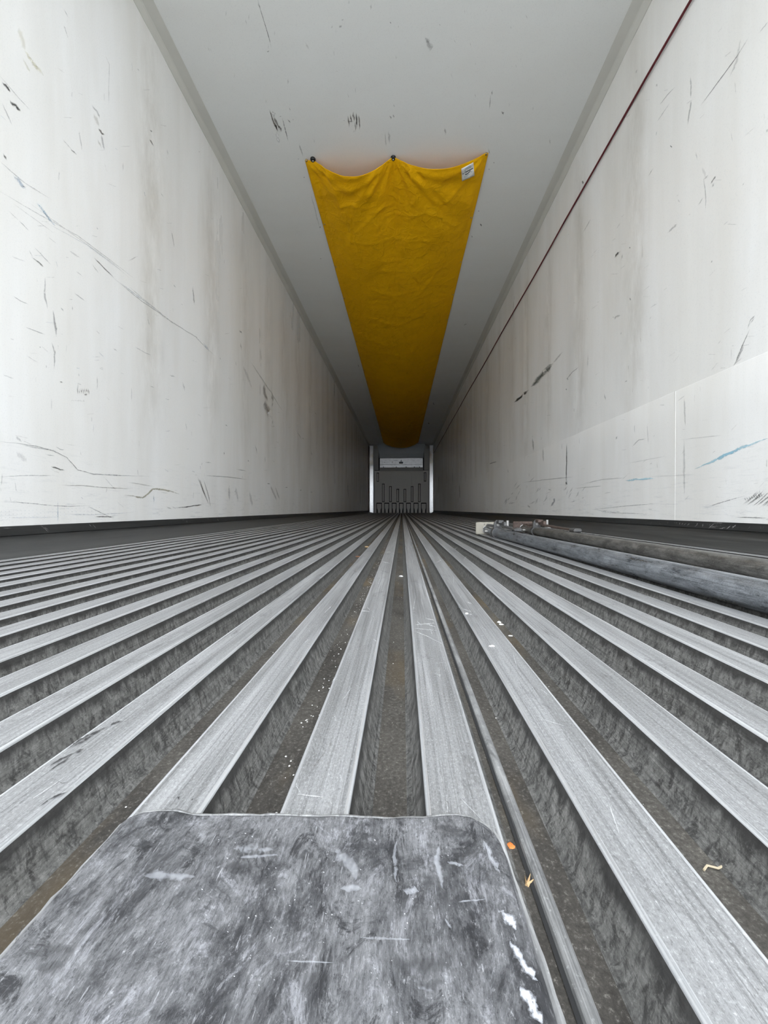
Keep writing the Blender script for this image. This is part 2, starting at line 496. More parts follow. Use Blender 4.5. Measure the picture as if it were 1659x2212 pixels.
# ---- baseboards: curved cove plate and dark scuff band
def baseboard(name, prof, zlow, zhigh, xw, sgn):
    mb = MB()
    pr = prof + [(xw, zlow)]
    full = pr + [(xw, VD - .02), (prof[0][0], VD - .02)]
    mb.extrude_y(full if sgn > 0 else full, YR, YB - .1, closed=True)
    if sgn < 0:
        mb.f = [f[::-1] for f in mb.f]
    mb.f = [f[::-1] for f in mb.f]
    o = mb.build(name, M_COVE, smooth=True)
    tag(o, kind='structure', label='dull metal cove plate curving up to the wall')
    x0, x1 = sorted((xw, xw - sgn * .005))
    MB().box((x0, YR, zlow), (x1, YB - .1, zhigh), bev=.0015).build('scuff_band', M_BAND, o)
    return o
bl = baseboard('baseboard_left', [(-1.118, 0), (-1.15, .008), (-1.20, .0165), (-1.25, .036)], .0515, .084, XL, -1)
br = baseboard('baseboard_right', [(1.110, 0), (1.135, .009), (1.155, .0195), (1.182, .038)], .0625, .0916, XR, 1)

# ---- walls with the slight bowing of the liner between the posts
studs = []
y = 2.05
r2 = random.Random(11)
while y < YB:
    studs.append((y, r2.uniform(.5, 1.0), r2.uniform(.05, .11))); y += r2.uniform(.42, .66)
def bow(y, z, side):
    b = 0.0
    for (sy, a, w) in studs:
        d = (y - sy - .12 * side) / w
        if abs(d) < 4:
            b += a * math.exp(-d * d)
    return .0085 * b * sstep(.35, 1.0, z) * (1 - .6 * sstep(2.1, 2.6, z)) + .0012 * mnoise.noise(Vector((side * 9, y * 1.3, z * 1.3)))
def wall_x(y, z, side):
    return (XL + bow(y, z, 0)) if side == 0 else (XR - bow(y, z, 1))
def wall(name, side):
    mb = MB()
    ys = [YR + i * .05 for i in range(int((8 - YR) / .05))] + [8 + i * .07 for i in range(int((YB - 8) / .07) + 1)] + [YB]
    zs = [-.05, .0, .1, .25, .4, .6, .8, 1.0, 1.25, 1.5, 1.75, 2.0, 2.2, 2.4, 2.55, 2.66]
    vs = [(wall_x(y, z, side), y, z) for y in ys for z in zs]
    nzv = len(zs); fs = []
    for i in range(len(ys) - 1):
        for j in range(nzv - 1):
            a = i * nzv + j; f = (a, a + 1, a + nzv + 1, a + nzv)
            fs.append(f if side == 0 else f[::-1])
    mb.add(vs, fs)
    xo = (XL - .06) if side == 0 else (XR + .06)
    # outer skin and closing edges
    o = len(mb.v)
    mb.v += [(xo, ys[0], zs[0]), (xo, ys[-1], zs[0]), (xo, ys[-1], zs[-1]), (xo, ys[0], zs[-1])]
    q = (o, o + 1, o + 2, o + 3); mb.f.append(q if side == 0 else q[::-1]); mb.m.append(0)
    f = tuple(range(nzv)) + (o + 3, o); mb.f.append(f[::-1] if side == 0 else f); mb.m.append(0)
    w = mb.build(name, M_WALL, smooth=True)
    shade_attr = w.data.attributes.new('bow_shade', 'FLOAT', 'POINT')
    for i, v in enumerate(mb.v):
        if i < len(ys) * nzv:
            shade_attr.data[i].value = min(1, bow(v[1] + .07, v[2], side) / .006)  # painted shade follows the bulges, set just off each crest
    tag(w, kind='structure', label='scuffed white liner wall on the ' + ('left' if side == 0 else 'right'))
    return w
wl = wall('wall_left', 0)
wr = wall('wall_right', 1)
# lower liner sheets standing proud of the right wall
for y0, y1 in ((YR, 1.788), (1.796, YB - .14)):
    mb = MB()
    ys = [y0 + (y1 - y0) * i / 60 for i in range(61)]
    zs = [.088, .3, .5, .655, .660]
    vs = [(wall_x(y, z, 1) - ((.0014 + .0020 * sstep(4.5, 2.2, y)) if j < 4 else .0004), y, z) for y in ys for j, z in enumerate(zs)]
    fs = [(i * 5 + j, (i + 1) * 5 + j, (i + 1) * 5 + j + 1, i * 5 + j + 1) for i in range(60) for j in range(4)]
    mb.add(vs, fs)
    for ye, q in ((y0, vs[0:5]), (y1, vs[-5:])):
        mb.add([q[0], q[3], (XR + .002, ye, .66), (XR + .002, ye, .088)], [(0, 1, 2, 3)])
    mb.build('liner_sheet', M_WALL, wr, smooth=True)
MB().box((wall_x(1.792, .4, 1) - .0043, 1.7885, .088), (XR + .002, 1.7955, .658)).build('joint_strip', M_WALL, wr)

ce = MB().box((XL - .06, YR, ZC), (XR + .06, YB, ZC + .08)).build('ceiling', M_CEIL)
tag(ce, kind='structure', label='white liner ceiling')
wb = MB().box((XL - .06, YB, -.05), (XR + .06, YB + .06, ZC + .08)).build('wall_back', M_BULKD)
tag(wb, kind='structure')
gr = MB().box((-40, -60, -1.36), (40, 60, -1.3)).build('ground', M_CONC)
tag(gr, kind='structure')

# ---- corner trims along the ceiling
def ctrim(name, xw, sgn):
    p = [(xw, 2.592), (xw - sgn * .004, 2.592), (xw - sgn * .018, 2.622), (xw - sgn * .024, 2.628), (xw - sgn * .074, ZC - .002), (xw - sgn * .074, ZC + .002), (xw, ZC + .002)]
    mb = MB().extrude_y(p, YR, YB - .1, closed=True)
    if sgn > 0:
        mb.f = [f[::-1] for f in mb.f]
    o = mb.build(name, M_TRIM)
    tag(o, kind='structure', label='cream corner trim between wall and ceiling')
ctrim('trim_1', XL, -1)
ctrim('trim_2', XR, 1)

# ================================================================ BULKHEAD at the far end
def bp(v, w, y=PANEL_Y):
    p = hit(720 + v / 5.53, 900 + w / 5.53, 1, y); return p.x, p.z
bulk = empty('bulkhead', (0, PANEL_Y, 0))
tag(bulk, 'grey moulded front bulkhead with slots and feet behind the yellow duct end', 'bulkhead')
def bpart(name, mb, mat, parent=bulk, **kw):
    mb.v = [(x, y - PANEL_Y, z) for x, y, z in mb.v]
    return mb.build(name, mat, parent, **kw)
def rect(v0, w0, v1, w1):
    xa, za = bp(v0, w0); xb, zb = bp(v1, w1)
    return min(xa, xb), min(za, zb), max(xa, xb), max(za, zb)
slots = [(597, 805, 1015), (682, 835, 1015), (770, 868, 1015), (855, 868, 1015), (942, 835, 1015), (1028, 805, 1015)]
feet = [(517, 577), (611, 665), (701, 752), (787, 836), (873, 923), (961, 1015), (1051, 1110)]
holes = [rect(c - 15, a - 5, c + 15, b + 6) for c, a, b in slots] + [rect(517, 668, 544, 778), rect(1083, 664, 1110, 776)]
fh = [rect(a - 3, 1028, b + 3, 1152) for a, b in feet]
px0, pz0, px1, pz1 = rect(492, 646, 1138, 1151)
pz0 = 0.0
def holed(x0, z0, x1, z1, hs, y, depth):
    xs = sorted({x0, x1, *[min(max(h[0], x0), x1) for h in hs], *[min(max(h[2], x0), x1) for h in hs]})
    zs = sorted({z0, z1, *[min(max(h[1], z0), z1) for h in hs], *[min(max(h[3], z0), z1) for h in hs]})
    solid = {}
    for i in range(len(xs) - 1):
        for j in range(len(zs) - 1):
            cx, cz = (xs[i] + xs[i + 1]) / 2, (zs[j] + zs[j + 1]) / 2
            solid[i, j] = not any(h[0] < cx < h[2] and h[1] < cz < h[3] for h in hs)
    mb = MB()
    for (i, j), s in solid.items():
        if not s:
            continue
        a, b, c, d = xs[i], xs[i + 1], zs[j], zs[j + 1]
        mb.add([(a, y, c), (b, y, c), (b, y, d), (a, y, d)], [(0, 1, 2, 3)])
        for di, dj, q in ((-1, 0, [(a, c), (a, d)]), (1, 0, [(b, d), (b, c)]), (0, -1, [(b, c), (a, c)]), (0, 1, [(a, d), (b, d)])):
            if not solid.get((i + di, j + dj), False):
                (xa, za), (xb, zb) = q
                mb.add([(xa, y, za), (xb, y, zb), (xb, y + depth, zb), (xa, y + depth, za)], [(0, 1, 2, 3)])
    return mb
hs = holes + [(h[0], -.01, h[2], h[3]) for h in fh]
bpart('panel', holed(px0, pz0, px1, pz1, hs, PANEL_Y, .055), M_BULK)
bpart('backing', MB().box((px0, PANEL_Y + .055, 0), (px1, PANEL_Y + .075, 2.6)), M_DARK)  # near black colour puts in the shade of the gaps around the inserts
for c, a, b in slots:
    x0, z0, x1, z1 = rect(c - 9, a + 3, c + 9, b - 2)
    bpart('rib_insert', MB().box((x0, PANEL_Y - .006, z0), (x1, PANEL_Y + .06, z1), bev=.012), M_BULK)
for v0, w0, v1, w1 in ((523, 676, 538, 770), (1089, 672, 1104, 768)):
    x0, z0, x1, z1 = rect(v0, w0, v1, w1)
    bpart('rib_insert', MB().box((x0, PANEL_Y - .006, z0), (x1, PANEL_Y + .06, z1), bev=.012), M_BULK)
for a, b in feet:
    x0, z0, x1, z1 = rect(a + 5, 1040, b - 5, 1152)
    z0 = 0; wd = x1 - x0
    prof = [(x0, z1), (x1, z1), (x1, z1 * .55), (x1 - wd * .16, z1 * .3), (x1 - wd * .2, 0), (x0 + wd * .2, 0), (x0 + wd * .16, z1 * .3), (x0, z1 * .55)]
    mb = MB(); n = len(prof)
    mb.add([(x, PANEL_Y - .012, z) for x, z in prof] + [(x, PANEL_Y + .06, z) for x, z in prof],
           [tuple(range(n))[::-1]] + [(i, (i + 1) % n, (i + 1) % n + n, i + n) for i in range(n)])
    bpart('foot', mb, M_BULK)
x0, z0, x1, z1 = rect(700, 668, 935, 822)
bpart('raised_field', MB().box((x0, PANEL_Y - .006, z0), (x1, PANEL_Y + .01, z1), bev=.005), M_BULK)
for v0, v1 in ((556, 690), (945, 1072)):
    x0, z0, x1, z1 = rect(v0, 662, v1, 792)
    bpart('raised_field', MB().box((x0, PANEL_Y - .005, z0), (x1, PANEL_Y + .01, z1), bev=.004), M_BULK)
x0, z0, x1, z1 = rect(552, 608, 1074, 650)
bpart('top_rail', MB().box((x0, PANEL_Y - .01, z0), (x1, PANEL_Y + .05, z1), bev=.008), M_BULKD)
for v0, v1 in ((480, 541), (1084, 1148)):
    x0, z0, x1, z1 = rect(v0, 346, v1, 638)
    bpart('side_panel', MB().box((x0, PANEL_Y - .0, z0), (x1, PANEL_Y + .05, z1), bev=.006), M_BULKD)
    x0, z0, x1, z1 = rect(v0, 650, v0 + 12, 1150) if v0 < 600 else rect(v1 - 8, 650, v1, 1150)
    bpart('edge_strip', MB().box((x0, PANEL_Y + .01, 0), (x1, PANEL_Y + .05, z1), bev=.004), M_BULKD)
for v0, v1 in ((476, 524), (1110, 1146)):
    x0, z0, x1, z1 = rect(v0, 348, v1, 382)
    bpart('corner_bracket', MB().box((x0, PANEL_Y - .02, z0), (x1, PANEL_Y + .01, z1), bev=.004), M_PAD)
# air intake hood, wider at the top
mb = MB(); pr = [bp(548, 492), bp(1076, 492), bp(1080, 440), bp(1098, 322), bp(528, 322), bp(545, 440)]
mb.add([(x, PANEL_Y + .02, z) for x, z in pr[:2]] + [(x, PANEL_Y + .02, z) for x, z in (pr[2], pr[5])] + [(x, PANEL_Y - .05, z) for x, z in (pr[3], pr[4])],
       [(0, 1, 2, 3), (3, 2, 4, 5)])
o = bpart('intake_hood', mb, M_HOOD)
x0, z0, x1, z1 = rect(556, 498, 1070, 571)
hp = bpart('header_plate', MB().box((x0, PANEL_Y - .03, z0), (x1, PANEL_Y + .02, z1), bev=.004), M_HEAD); hp['label'] = 'bright aluminium header plate'
x0, z0, x1, z1 = rect(556, 575, 1070, 608)
mb = MB().box((x0, PANEL_Y - .045, z0), (x1, PANEL_Y + .02, z1), bev=.004)
hp2 = bpart('header_rail', mb, M_HEAD)
for v in (600, 752, 870, 968, 1030):
    x0, z0, x1, z1 = rect(v - 5, 598, v + 5, 609)
    bpart('notch_shade', MB().box((x0, PANEL_Y - .047, z0), (x1, PANEL_Y - .04, z1)), M_DARK, hp2)  # dark block painted as the shade of a notch, nothing is cut out
for v, w in ((615, 548), (706, 546)):
    x, z = bp(v, w)
    m2 = MB().tube([(x, PANEL_Y - .036, z), (x, PANEL_Y - .028, z)], .022, 10)
    bpart('bolt', m2, M_BOLT, hp)
xa, za = bp(786, 541); xb, zb = bp(834, 561)
m2 = MB().box((xa, PANEL_Y - .033, zb), (xb, PANEL_Y - .028, za))
xc, zc = bp(810, 517); xd, zd = bp(801, 537); xe, _ = bp(819, 537)
m2.add([(xd, PANEL_Y - .033, zd), (xe, PANEL_Y - .033, zd), (xc, PANEL_Y - .033, zc)], [(0, 1, 2)])
bpart('warning_mark', m2, M_INK, hp)
xa, za = bp(725, 526); xb, zb = bp(768, 529)
bpart('scratch_line', MB().box((xa, PANEL_Y - .032, zb), (xb, PANEL_Y - .028, za)), M_INK, hp)
# bright corner posts
for i, (v0, v1, lab) in enumerate(((432, 478, 'left'), (1150, 1195, 'right'))):
    xa, _ = bp(v0, 700); xb, _ = bp(v1, 700)
    if lab == 'left':
        prof = [(XL + .002, YB - .02), (XL + .002, 15.06), (xa + .015, PANEL_Y - .05), (xb, PANEL_Y - .03), (xb, YB - .02)]
    else:
        prof = [(xa, YB - .02), (xa, PANEL_Y - .03), (xb - .015, PANEL_Y - .05), (XR - .002, 15.06), (XR - .002, YB - .02)]
    n = len(prof)
    mb = MB().add([(x, y, 0.004) for x, y in prof] + [(x, y, 2.585) for x, y in prof],
                  [(k, k + 1, k + 1 + n, k + n)[::-1] for k in range(n - 1)] + [tuple(range(n, 2 * n)), tuple(range(n))[::-1]])
    if lab == 'left':
        pass
    o = mb.build('trim_%d' % (3 + i), M_POST)
    tag(o, kind='structure', label='bright aluminium post in the far %s corner' % lab)

# ================================================================ YELLOW AIR DUCT on the ceiling
CZ = ZC - .006
cl, cm, cr_ = hit(659, 347, 2, CZ), hit(849, 345, 2, CZ), hit(1055, 331, 2, CZ)
YE = 14.75
UL, UM, UR = .045, (cm.x - cl.x) / (cr_.x - cl.x), .985
FOLDS = []
fr = random.Random(5)
for pl, amp, wd in [([(820, 378), (790, 420), (766, 462)], .010, .022), ([(757, 485), (756, 515), (757, 543)], .006, .012), ([(757, 542), (850, 540), (935, 540)], .005, .012), ([(796, 602), (860, 604), (925, 599)], .005, .015),
        ([(884, 384), (915, 435), (942, 462)], .010, .02), ([(898, 394), (930, 428), (960, 467)], -.008, .016), ([(955, 465), (1009, 421), (1033, 391)], .008, .018), ([(729, 391), (752, 398), (793, 388)], .007, .014), ([(702, 394), (722, 435), (735, 469)], .010, .02),
        ([(681, 367), (690, 388), (705, 420)], -.012, .015), ([(735, 469), (762, 456), (790, 470)], .007, .014), ([(854, 367), (857, 430), (860, 489)], -.006, .010), ([(870, 372), (885, 400), (900, 440)], .009, .014), ([(836, 372), (815, 410), (800, 440)], .009, .014),
        ([(770, 520), (800, 490), (830, 470)], .006, .014), ([(940, 470), (960, 500), (985, 515)], .006, .014), ([(800, 640), (850, 655), (905, 640)], .006, .018), ([(880, 500), (920, 478), (950, 490)], .006, .014), ([(790, 700), (860, 713), (920, 690)], .007, .02), ([(800, 480), (830, 473), (835, 478)], .006, .01), ([(905, 650), (935, 620), (960, 590)], .006, .02)]:
    FOLDS.append(([hit(a, b, 2, 2.47) for a, b in pl], amp, wd))
for q in range(34):
    x0, y0 = fr.uniform(-.5, .42), 2.95 + 5 * fr.random() ** 1.4; a = fr.choice([fr.uniform(-.3, .3), fr.uniform(.6, 2.4)]); l = fr.uniform(.08, .3)
    FOLDS.append(([Vector((x0, y0, 0)), Vector((x0 + l * math.cos(a), y0 + l * math.sin(a), 0))], fr.choice([-1, 1]) * fr.uniform(.003, .007), fr.uniform(.010, .02)))
def folds(x, y):
    h = 0.0
    for pl, amp, wd in FOLDS:
        best = 9.0
        for a, b in zip(pl[:-1], pl[1:]):
            dx, dy = b.x - a.x, b.y - a.y
            if not (min(a.x, b.x) - .1 < x < max(a.x, b.x) + .1 and min(a.y, b.y) - .1 < y < max(a.y, b.y) + .1):
                continue
            k = max(0, min(1, ((x - a.x) * dx + (y - a.y) * dy) / (dx * dx + dy * dy)))
            best = min(best, (x - a.x - k * dx) ** 2 + (y - a.y - k * dy) ** 2)
        if best < 9 * wd * wd:
            h += amp * math.exp(-best / (wd * wd))
    return h
def duct_pt(u, t):
    yf = cl.y + (cr_.y - cl.y) * u
    d = (YE - yf) * t
    y = yf + d
    x = cl.x + (cr_.x - cl.x) * u
    base = .19 * (0.25 * sstep(0, .9, d) + .75 * sstep(.2, 6, d)) * max(0, 1 - (2 * u - 1) ** 2) ** .9
    ridge = math.exp(-((u - UM) / .07) ** 2) * math.exp(-d / .45)
    if u < UL: sc, am = 0, 0
    elif u < UM: sc, am = (u - UL) / (UM - UL), .125
    elif u < UR: sc, am = (u - UM) / (UR - UM), .098
    else: sc, am = 0, 0
    s1 = (4 * sc * (1 - sc)) if am else 0
    scal = am * s1 ** 1.15 * math.exp(-d / .8)
    sag = base * (1 - .7 * ridge) + scal
    edge = min(1, min(u, 1 - u) / .04)
    wr_ = 0
    P = Vector((x * 3.2, y * 1.7, .5))
    wr_ += .009 * mnoise.noise(P) + .007 * mnoise.noise(P * 2.6) + .003 * mnoise.noise(P * 6.5)
    # creases drawn from the middle screw and the corners
    ang = math.atan2(x - cm.x, d + .02)
    wr_ += .008 * math.exp(-d / .7) * math.sin(ang * 15) * min(1, d / .12)
    a2 = math.atan2(x - cl.x, d + .02); wr_ += .006 * math.exp(-math.hypot(d, x - cl.x) / .5) * math.sin(a2 * 13)
    a3 = math.atan2(cr_.x - x, d + .02); wr_ += .006 * math.exp(-math.hypot(d, cr_.x - x) / .5) * math.sin(a3 * 11)
    wr_ += folds(x, y)
    eb = .006 * abs(math.sin(math.pi * d / .6)) * (1 - edge)
    z = CZ - sag - eb - (.011 + wr_) * edge * min(1, d / .05 + .25)
    return Vector((x, y, min(z, ZC - .003)))
nu = 130
ts = [0]
d = 0
while d < YE - 2.8:
    d += .010 + .010 * d
    ts.append(min(1.0, d / (YE - 2.8)))
vs = [duct_pt(i / nu, t) for t in ts for i in range(nu + 1)]
fs = [(j * (nu + 1) + i, j * (nu + 1) + i + 1, (j + 1) * (nu + 1) + i + 1, (j + 1) * (nu + 1) + i)[::-1] for j in range(len(ts) - 1) for i in range(nu)]
duct = MB().add(vs, fs).build('air_duct', M_CLOTH, smooth=True)
tag(duct, 'long yellow vinyl air duct cloth pinned along the ceiling', 'air duct')
md = duct.modifiers.new('thickness', 'SOLIDIFY'); md.thickness = .0012; md.offset = 0
# hem along the front edge
hem = [duct_pt(i / 120, 0) for i in range(121)]
MB().tube(hem, .0026, 6).build('hem', M_CLOTH, duct, smooth=True)
# screws with black washers
def disc(c, r, h, n=20, dome=.0):
    mb = MB(); vs = []; fs = []
    rings = [(r, 0), (r, -h * .6), (r * .85, -h), (r * .4, -h - dome), (0.0005, -h - dome)]
    for rr, dz in rings:
        vs += [(c[0] + rr * math.cos(2 * math.pi * k / n), c[1] + rr * math.sin(2 * math.pi * k / n), c[2] + dz) for k in range(n)]
    for i in range(len(rings) - 1):
        for k in range(n):
            fs.append((i * n + k, i * n + (k + 1) % n, (i + 1) * n + (k + 1) % n, (i + 1) * n + k)[::-1])
    return mb.add(vs, fs)
for px, py in ((676, 348), (849.5, 345)):
    p = hit(px, py, 2, CZ - .012)
    w = disc((p.x, p.y, CZ + .004), .0185, .013, dome=.002).build('washer', M_BLACK, duct, smooth=True)
    w['label'] = 'round black rubber washer'
    disc((p.x, p.y, CZ - .010), .0065, .004, 10, .002).build('screw', M_BOLT, w, smooth=True)
for px, py in ((662, 348.5), (1050.5, 334.5)):
    p = hit(px, py, 2, CZ - .008)
    disc((p.x, p.y, CZ + .002), .0085, .009, 12, .002).build('grommet', M_BRASS, duct, smooth=True)
k = 0
for u, off in ((.013, .62), (.987, .60)):
    for q in range(20):
        t = (off + q * .6) / (YE - 2.8)
        if t > .995:
            break
        p = duct_pt(u, t)
        disc((p.x, p.y, p.z + .002), .0075, .006, 10, .002).build('grommet', M_BRASS, duct, smooth=True)
# sewn white tag near the right front corner
def on_duct(px, py):
    z = 2.55
    for _ in range(12):
        p = hit(px, py, 2, z)
        u = (p.x - cl.x) / (cr_.x - cl.x)
        yf = cl.y + (cr_.y - cl.y) * u
        t = max(0, (p.y - yf) / (YE - yf))
        z = .5 * z + .5 * duct_pt(min(max(u, 0), 1), t).z
    return hit(px, py, 2, z)
tg = [(996.5, 364.5), (1022.5, 350.5), (1025, 379.5), (998, 391.5)]
def tg_pt(a, b, off):
    x = (tg[0][0] * (1 - a) + tg[1][0] * a) * (1 - b) + (tg[3][0] * (1 - a) + tg[2][0] * a) * b
    y = (tg[0][1] * (1 - a) + tg[1][1] * a) * (1 - b) + (tg[3][1] * (1 - a) + tg[2][1] * a) * b
    p = on_duct(x, y)
    return p + (ORG - p).normalized() * off
n = 8
mb = MB().add([tg_pt(i / n, j / n, .006) for j in range(n + 1) for i in range(n + 1)],
              [(j * (n + 1) + i, j * (n + 1) + i + 1, (j + 1) * (n + 1) + i + 1, (j + 1) * (n + 1) + i) for j in range(n) for i in range(n)])
tago = mb.build('sewn_tag', M_WHITE, duct, smooth=True); tago['label'] = 'white sewn tag with small print'
md = tago.modifiers.new('thickness', 'SOLIDIFY'); md.thickness = .0008
def tag_strip(pts, w, mat):
    mb = MB(); vs = []
    for (a, b) in pts:
        vs += [tg_pt(a, b - w / 2, .0085), tg_pt(a, b + w / 2, .0085)]
    mb.add(vs, [(2 * i, 2 * i + 1, 2 * i + 3, 2 * i + 2) for i in range(len(pts) - 1)])
    mb.build('print', mat, tago)
tag_strip([(.30, .17), (.5, .14), (.75, .12)], .045, M_INKB)
tag_strip([(.25, .28), (.5, .25), (.8, .24)], .05, M_INKB)
tag_strip([(.25, .37), (.5, .345), (.78, .33)], .04, M_INKB)
tag_strip([(.06, .46), (.35, .44), (.65, .43), (.95, .41)], .07, M_INK)
tag_strip([(.28, .60), (.38, .625), (.5, .61), (.62, .56), (.72, .5)], .075, M_INK)
tag_strip([(.72, .62), (.86, .61)], .03, M_INKB)
tag_strip([(.18, .74), (.6, .72)], .03, M_INKB)
tag_strip([(.18, .82), (.5, .81)], .025, M_INKB)

# ================================================================ RED CORD along the right wall
cx = XR - .011
pa, pb = hit(1493, 0, 0, cx), hit(950, 957.5, 0, cx)
ratio = [hit(px, py, 0, cx) for px, py in ((1493, 0), (1392.3, 174.8), (1303.4, 331.3), (1220.6, 475.5), (1151.6, 600), (1037, 801), (985, 893))]
pts = [Vector((cx, YR + .02, ratio[0].z))] + ratio + [Vector((cx, YB - .35, ratio[-1].z - .01))]
fine = []
for a, b in zip(pts[:-1], pts[1:]):
    kk = max(2, int((b - a).length / .12))
    for q in range(kk):
        p = a.lerp(b, q / kk); p.z -= .004 * math.sin(p.y * 2.4) * min(1, p.y / 3); fine.append(p)
fine.append(pts[-1])
cord = MB().tube(fine, .0056, 10).build('cord', M_RED, smooth=True)
tag(cord, 'thin dark red cord running the length of the right wall near the ceiling', 'cord')

# ================================================================ LOAD BARS lying on the ribs at the right
def load_bar(x, y, rz, mt, mpad, label, lever, rustm, length):
    root = empty('load_bar', (x, y, 0), rz)
    tag(root, label, 'load bar', 'steel load bars on the floor')
    R = .0222; az = R
    MB().tube([(0, -.16, az), (0, -length, az)], R, 32).build('tube', mt, root, smooth=True)
    MB().tube([(0, -.012, az + .004), (0, -.165, az)], .0165, 24).build('inner_tube', mt, root, smooth=True)
    pad = MB().box((-.058, -.012, .0), (.055, .0, .068), bev=.004).build('foot_pad', mpad, root); pad['label'] = 'rectangular end pad of the bar'
    MB().tube([(-.012, -.0135, .056), (-.012, -.011, .056)], .003, 8).build('rivet', M_DSTEEL, pad)
    # socket ring on the pad
    ring = [(.021 * math.cos(t * math.pi / 12), -.016, az + .004 + .021 * math.sin(t * math.pi / 12)) for t in range(25)]
    MB().tube(ring, .003, 8, cap=False).build('socket_ring', M_BOLT, root, smooth=True)
    # ratchet housing clamped on the tube end
    yb = -.235
    MB().tube([(0, yb + .02, az), (0, yb - .012, az)], R + .0045, 28).build('clamp_ring', M_DSTEEL, root, smooth=True)
    pr = [(-.016, .038), (.020, .038), (.026, .060), (.018, .084), (-.004, .086), (-.014, .070)]
    mb = MB(); nn = len(pr)
    mb.add([(px, yb - .006, pz) for px, pz in pr] + [(px, yb + .006, pz) for px, pz in pr],
           [tuple(range(nn)), tuple(range(nn, 2 * nn))[::-1]] + [(i, i + nn, (i + 1) % nn + nn, (i + 1) % nn) for i in range(nn)])
    br_ = mb.build('ratchet_plate', M_DSTEEL, root)
    MB().tube([(.004, yb - .012, .062), (.004, yb + .012, .062)], .007, 10).build('pivot_pin', M_BOLT, br_)
    MB().box((-.004, yb - .05, .070), (.022, yb + .012, .086), bev=.003).build('pawl_block', rustm, root)
    MB().box((.012, yb - .085, .056), (.026, yb - .035, .080), bev=.003).build('pawl', rustm, root)
    MB().tube([(.030, yb - .085, .060), (.030, yb - .085, .086)], .006, 10).build('bolt', M_BOLT, root)
    MB().tube([(.012, yb - .10, .046), (.040, yb - .10, .046)], .005, 10).build('bolt', M_BOLT, root)
    # toothed rack between the housing and the pad
    mb = MB().box((-.006, yb, az + .024), (.012, -.03, az + .032))
    for q in range(9):
        mb.box((-.006, -.05 - q * .02, az + .032), (.012, -.042 - q * .02, az + .037))
    mb.build('rack', rustm, root)
    MB().tube([(-.03, -.10, az), (.03, -.10, az)], .0065, 10).build('collar_pin', M_BOLT, root)
    # lever folded down along the tube
    z0, z1 = .060, .054
    l0 = yb + .0; l1 = yb - lever
    mb = MB()
    wv = .008
    secs = [(l0, z0 + .004), (l0 - .08, z0 - .001), (l0 - lever * .6, z1), (l1, z1 - .002)]
    vv = []
    for (yy, zz) in secs:
        vv += [(.018 - wv, yy, zz - .0045), (.018 + wv, yy, zz - .0045), (.018 + wv, yy, zz + .0045), (.018 - wv, yy, zz + .0045)]
    ff = [(0, 1, 2, 3), (15, 14, 13, 12)]
    for i in range(3):
        for q in range(4):
            ff.append((i * 4 + q, (i + 1) * 4 + q, (i + 1) * 4 + (q + 1) % 4, i * 4 + (q + 1) % 4))
    mb.add(vv, ff)
    lv = mb.build('lever', rustm, root); lv['label'] = 'folded ratchet lever'
    MB().box((.002, l1 - .055, .043), (.036, l1 + .005, .060), bev=.006).build('lever_grip', M_DSTEEL, lv)
    return root
load_bar(.4685, 2.22, .0135, M_GALV, M_PAD, 'bluish grey steel load bar with beige end pad, nearer the middle of the floor', .24, M_DSTEEL, 2.5)
load_bar(.712, 2.36, -.010, M_GALVD, M_RUST, 'dull grey steel load bar with rusty pad and rusty lever, nearer the right wall', .42, M_RUST, 2.62)

# ================================================================ SCUFFS (lying on the surface they mark)
class Marks:
    def __init__(s): s.v, s.f, s.uv, s.c, s.s = [], [], [], [], []
    def ribbon(s, proj, pts, w, strength, col, taper=True, jit=.25):
        """pts: points along one stroke in photo pixels, dropped on the surface by proj; w: width in the same unit"""
        P = [Vector((a, b)) for a, b in pts]
        dense = []
        for a, b in zip(P[:-1], P[1:]):
            k = max(2, int((b - a).length / 9))
            dense += [a.lerp(b, q / k) for q in range(k)]
        dense.append(P[-1])
        o = len(s.v); n = len(dense)
        for i, p in enumerate(dense):
            d = dense[min(i + 1, n - 1)] - dense[max(i - 1, 0)]
            d = d.normalized() if d.length > 0 else Vector((1, 0))
            nn = Vector((-d.y, d.x))
            t = i / (n - 1)
            ww = w * (1 + rng.uniform(-jit, jit)) * (min(1, 4 * t, 4 * (1 - t)) * .85 + .15 if taper else 1)
            c = p + nn * rng.uniform(-.12, .12) * w
            for sg in (-.5, .5):
                q = c + nn * sg * ww
                s.v.append(tuple(proj(q.x, q.y))); s.c.append((*col, 1)); s.s.append(strength * (.55 + .45 * min(1, 5 * t, 5 * (1 - t))))
        for i in range(n - 1):
            a = o + 2 * i
            s.f.append((a, a + 1, a + 3, a + 2)); s.uv += [(0, 0), (0, 1), (0, 1), (0, 0)]
    def build(s, name, parent):
        me = bpy.data.meshes.new(name); me.from_pydata(s.v, [], s.f)
        uvl = me.uv_layers.new(name='across')
        for i, uv in enumerate(s.uv): uvl.data[i].uv = uv
        ca = me.color_attributes.new('mark_color', 'FLOAT_COLOR', 'POINT')
        for i, c in enumerate(s.c): ca.data[i].color = c
        sa = me.attributes.new('mark_strength', 'FLOAT', 'POINT')
        sa.data.foreach_set('value', s.s)
        me.materials.append(M_SCUFF); me.update()
        o = bpy.data.objects.new(name, me); COL.objects.link(o); o.parent = parent
        tag(o, kind='stuff')
        return o
def pj_left(px, py):
    p = hit(px, py, 0, XL + .003); p.x = wall_x(p.y, p.z, 0) + .0012; return p
def pj_right(px, py):
    p = hit(px, py, 0, XR - .004); p.x = wall_x(p.y, p.z, 1) - (.0046 if p.z < .66 else .0012); return p
def pj_ceil(px, py):
    p = hit(px, py, 2, ZC - .0012); return p
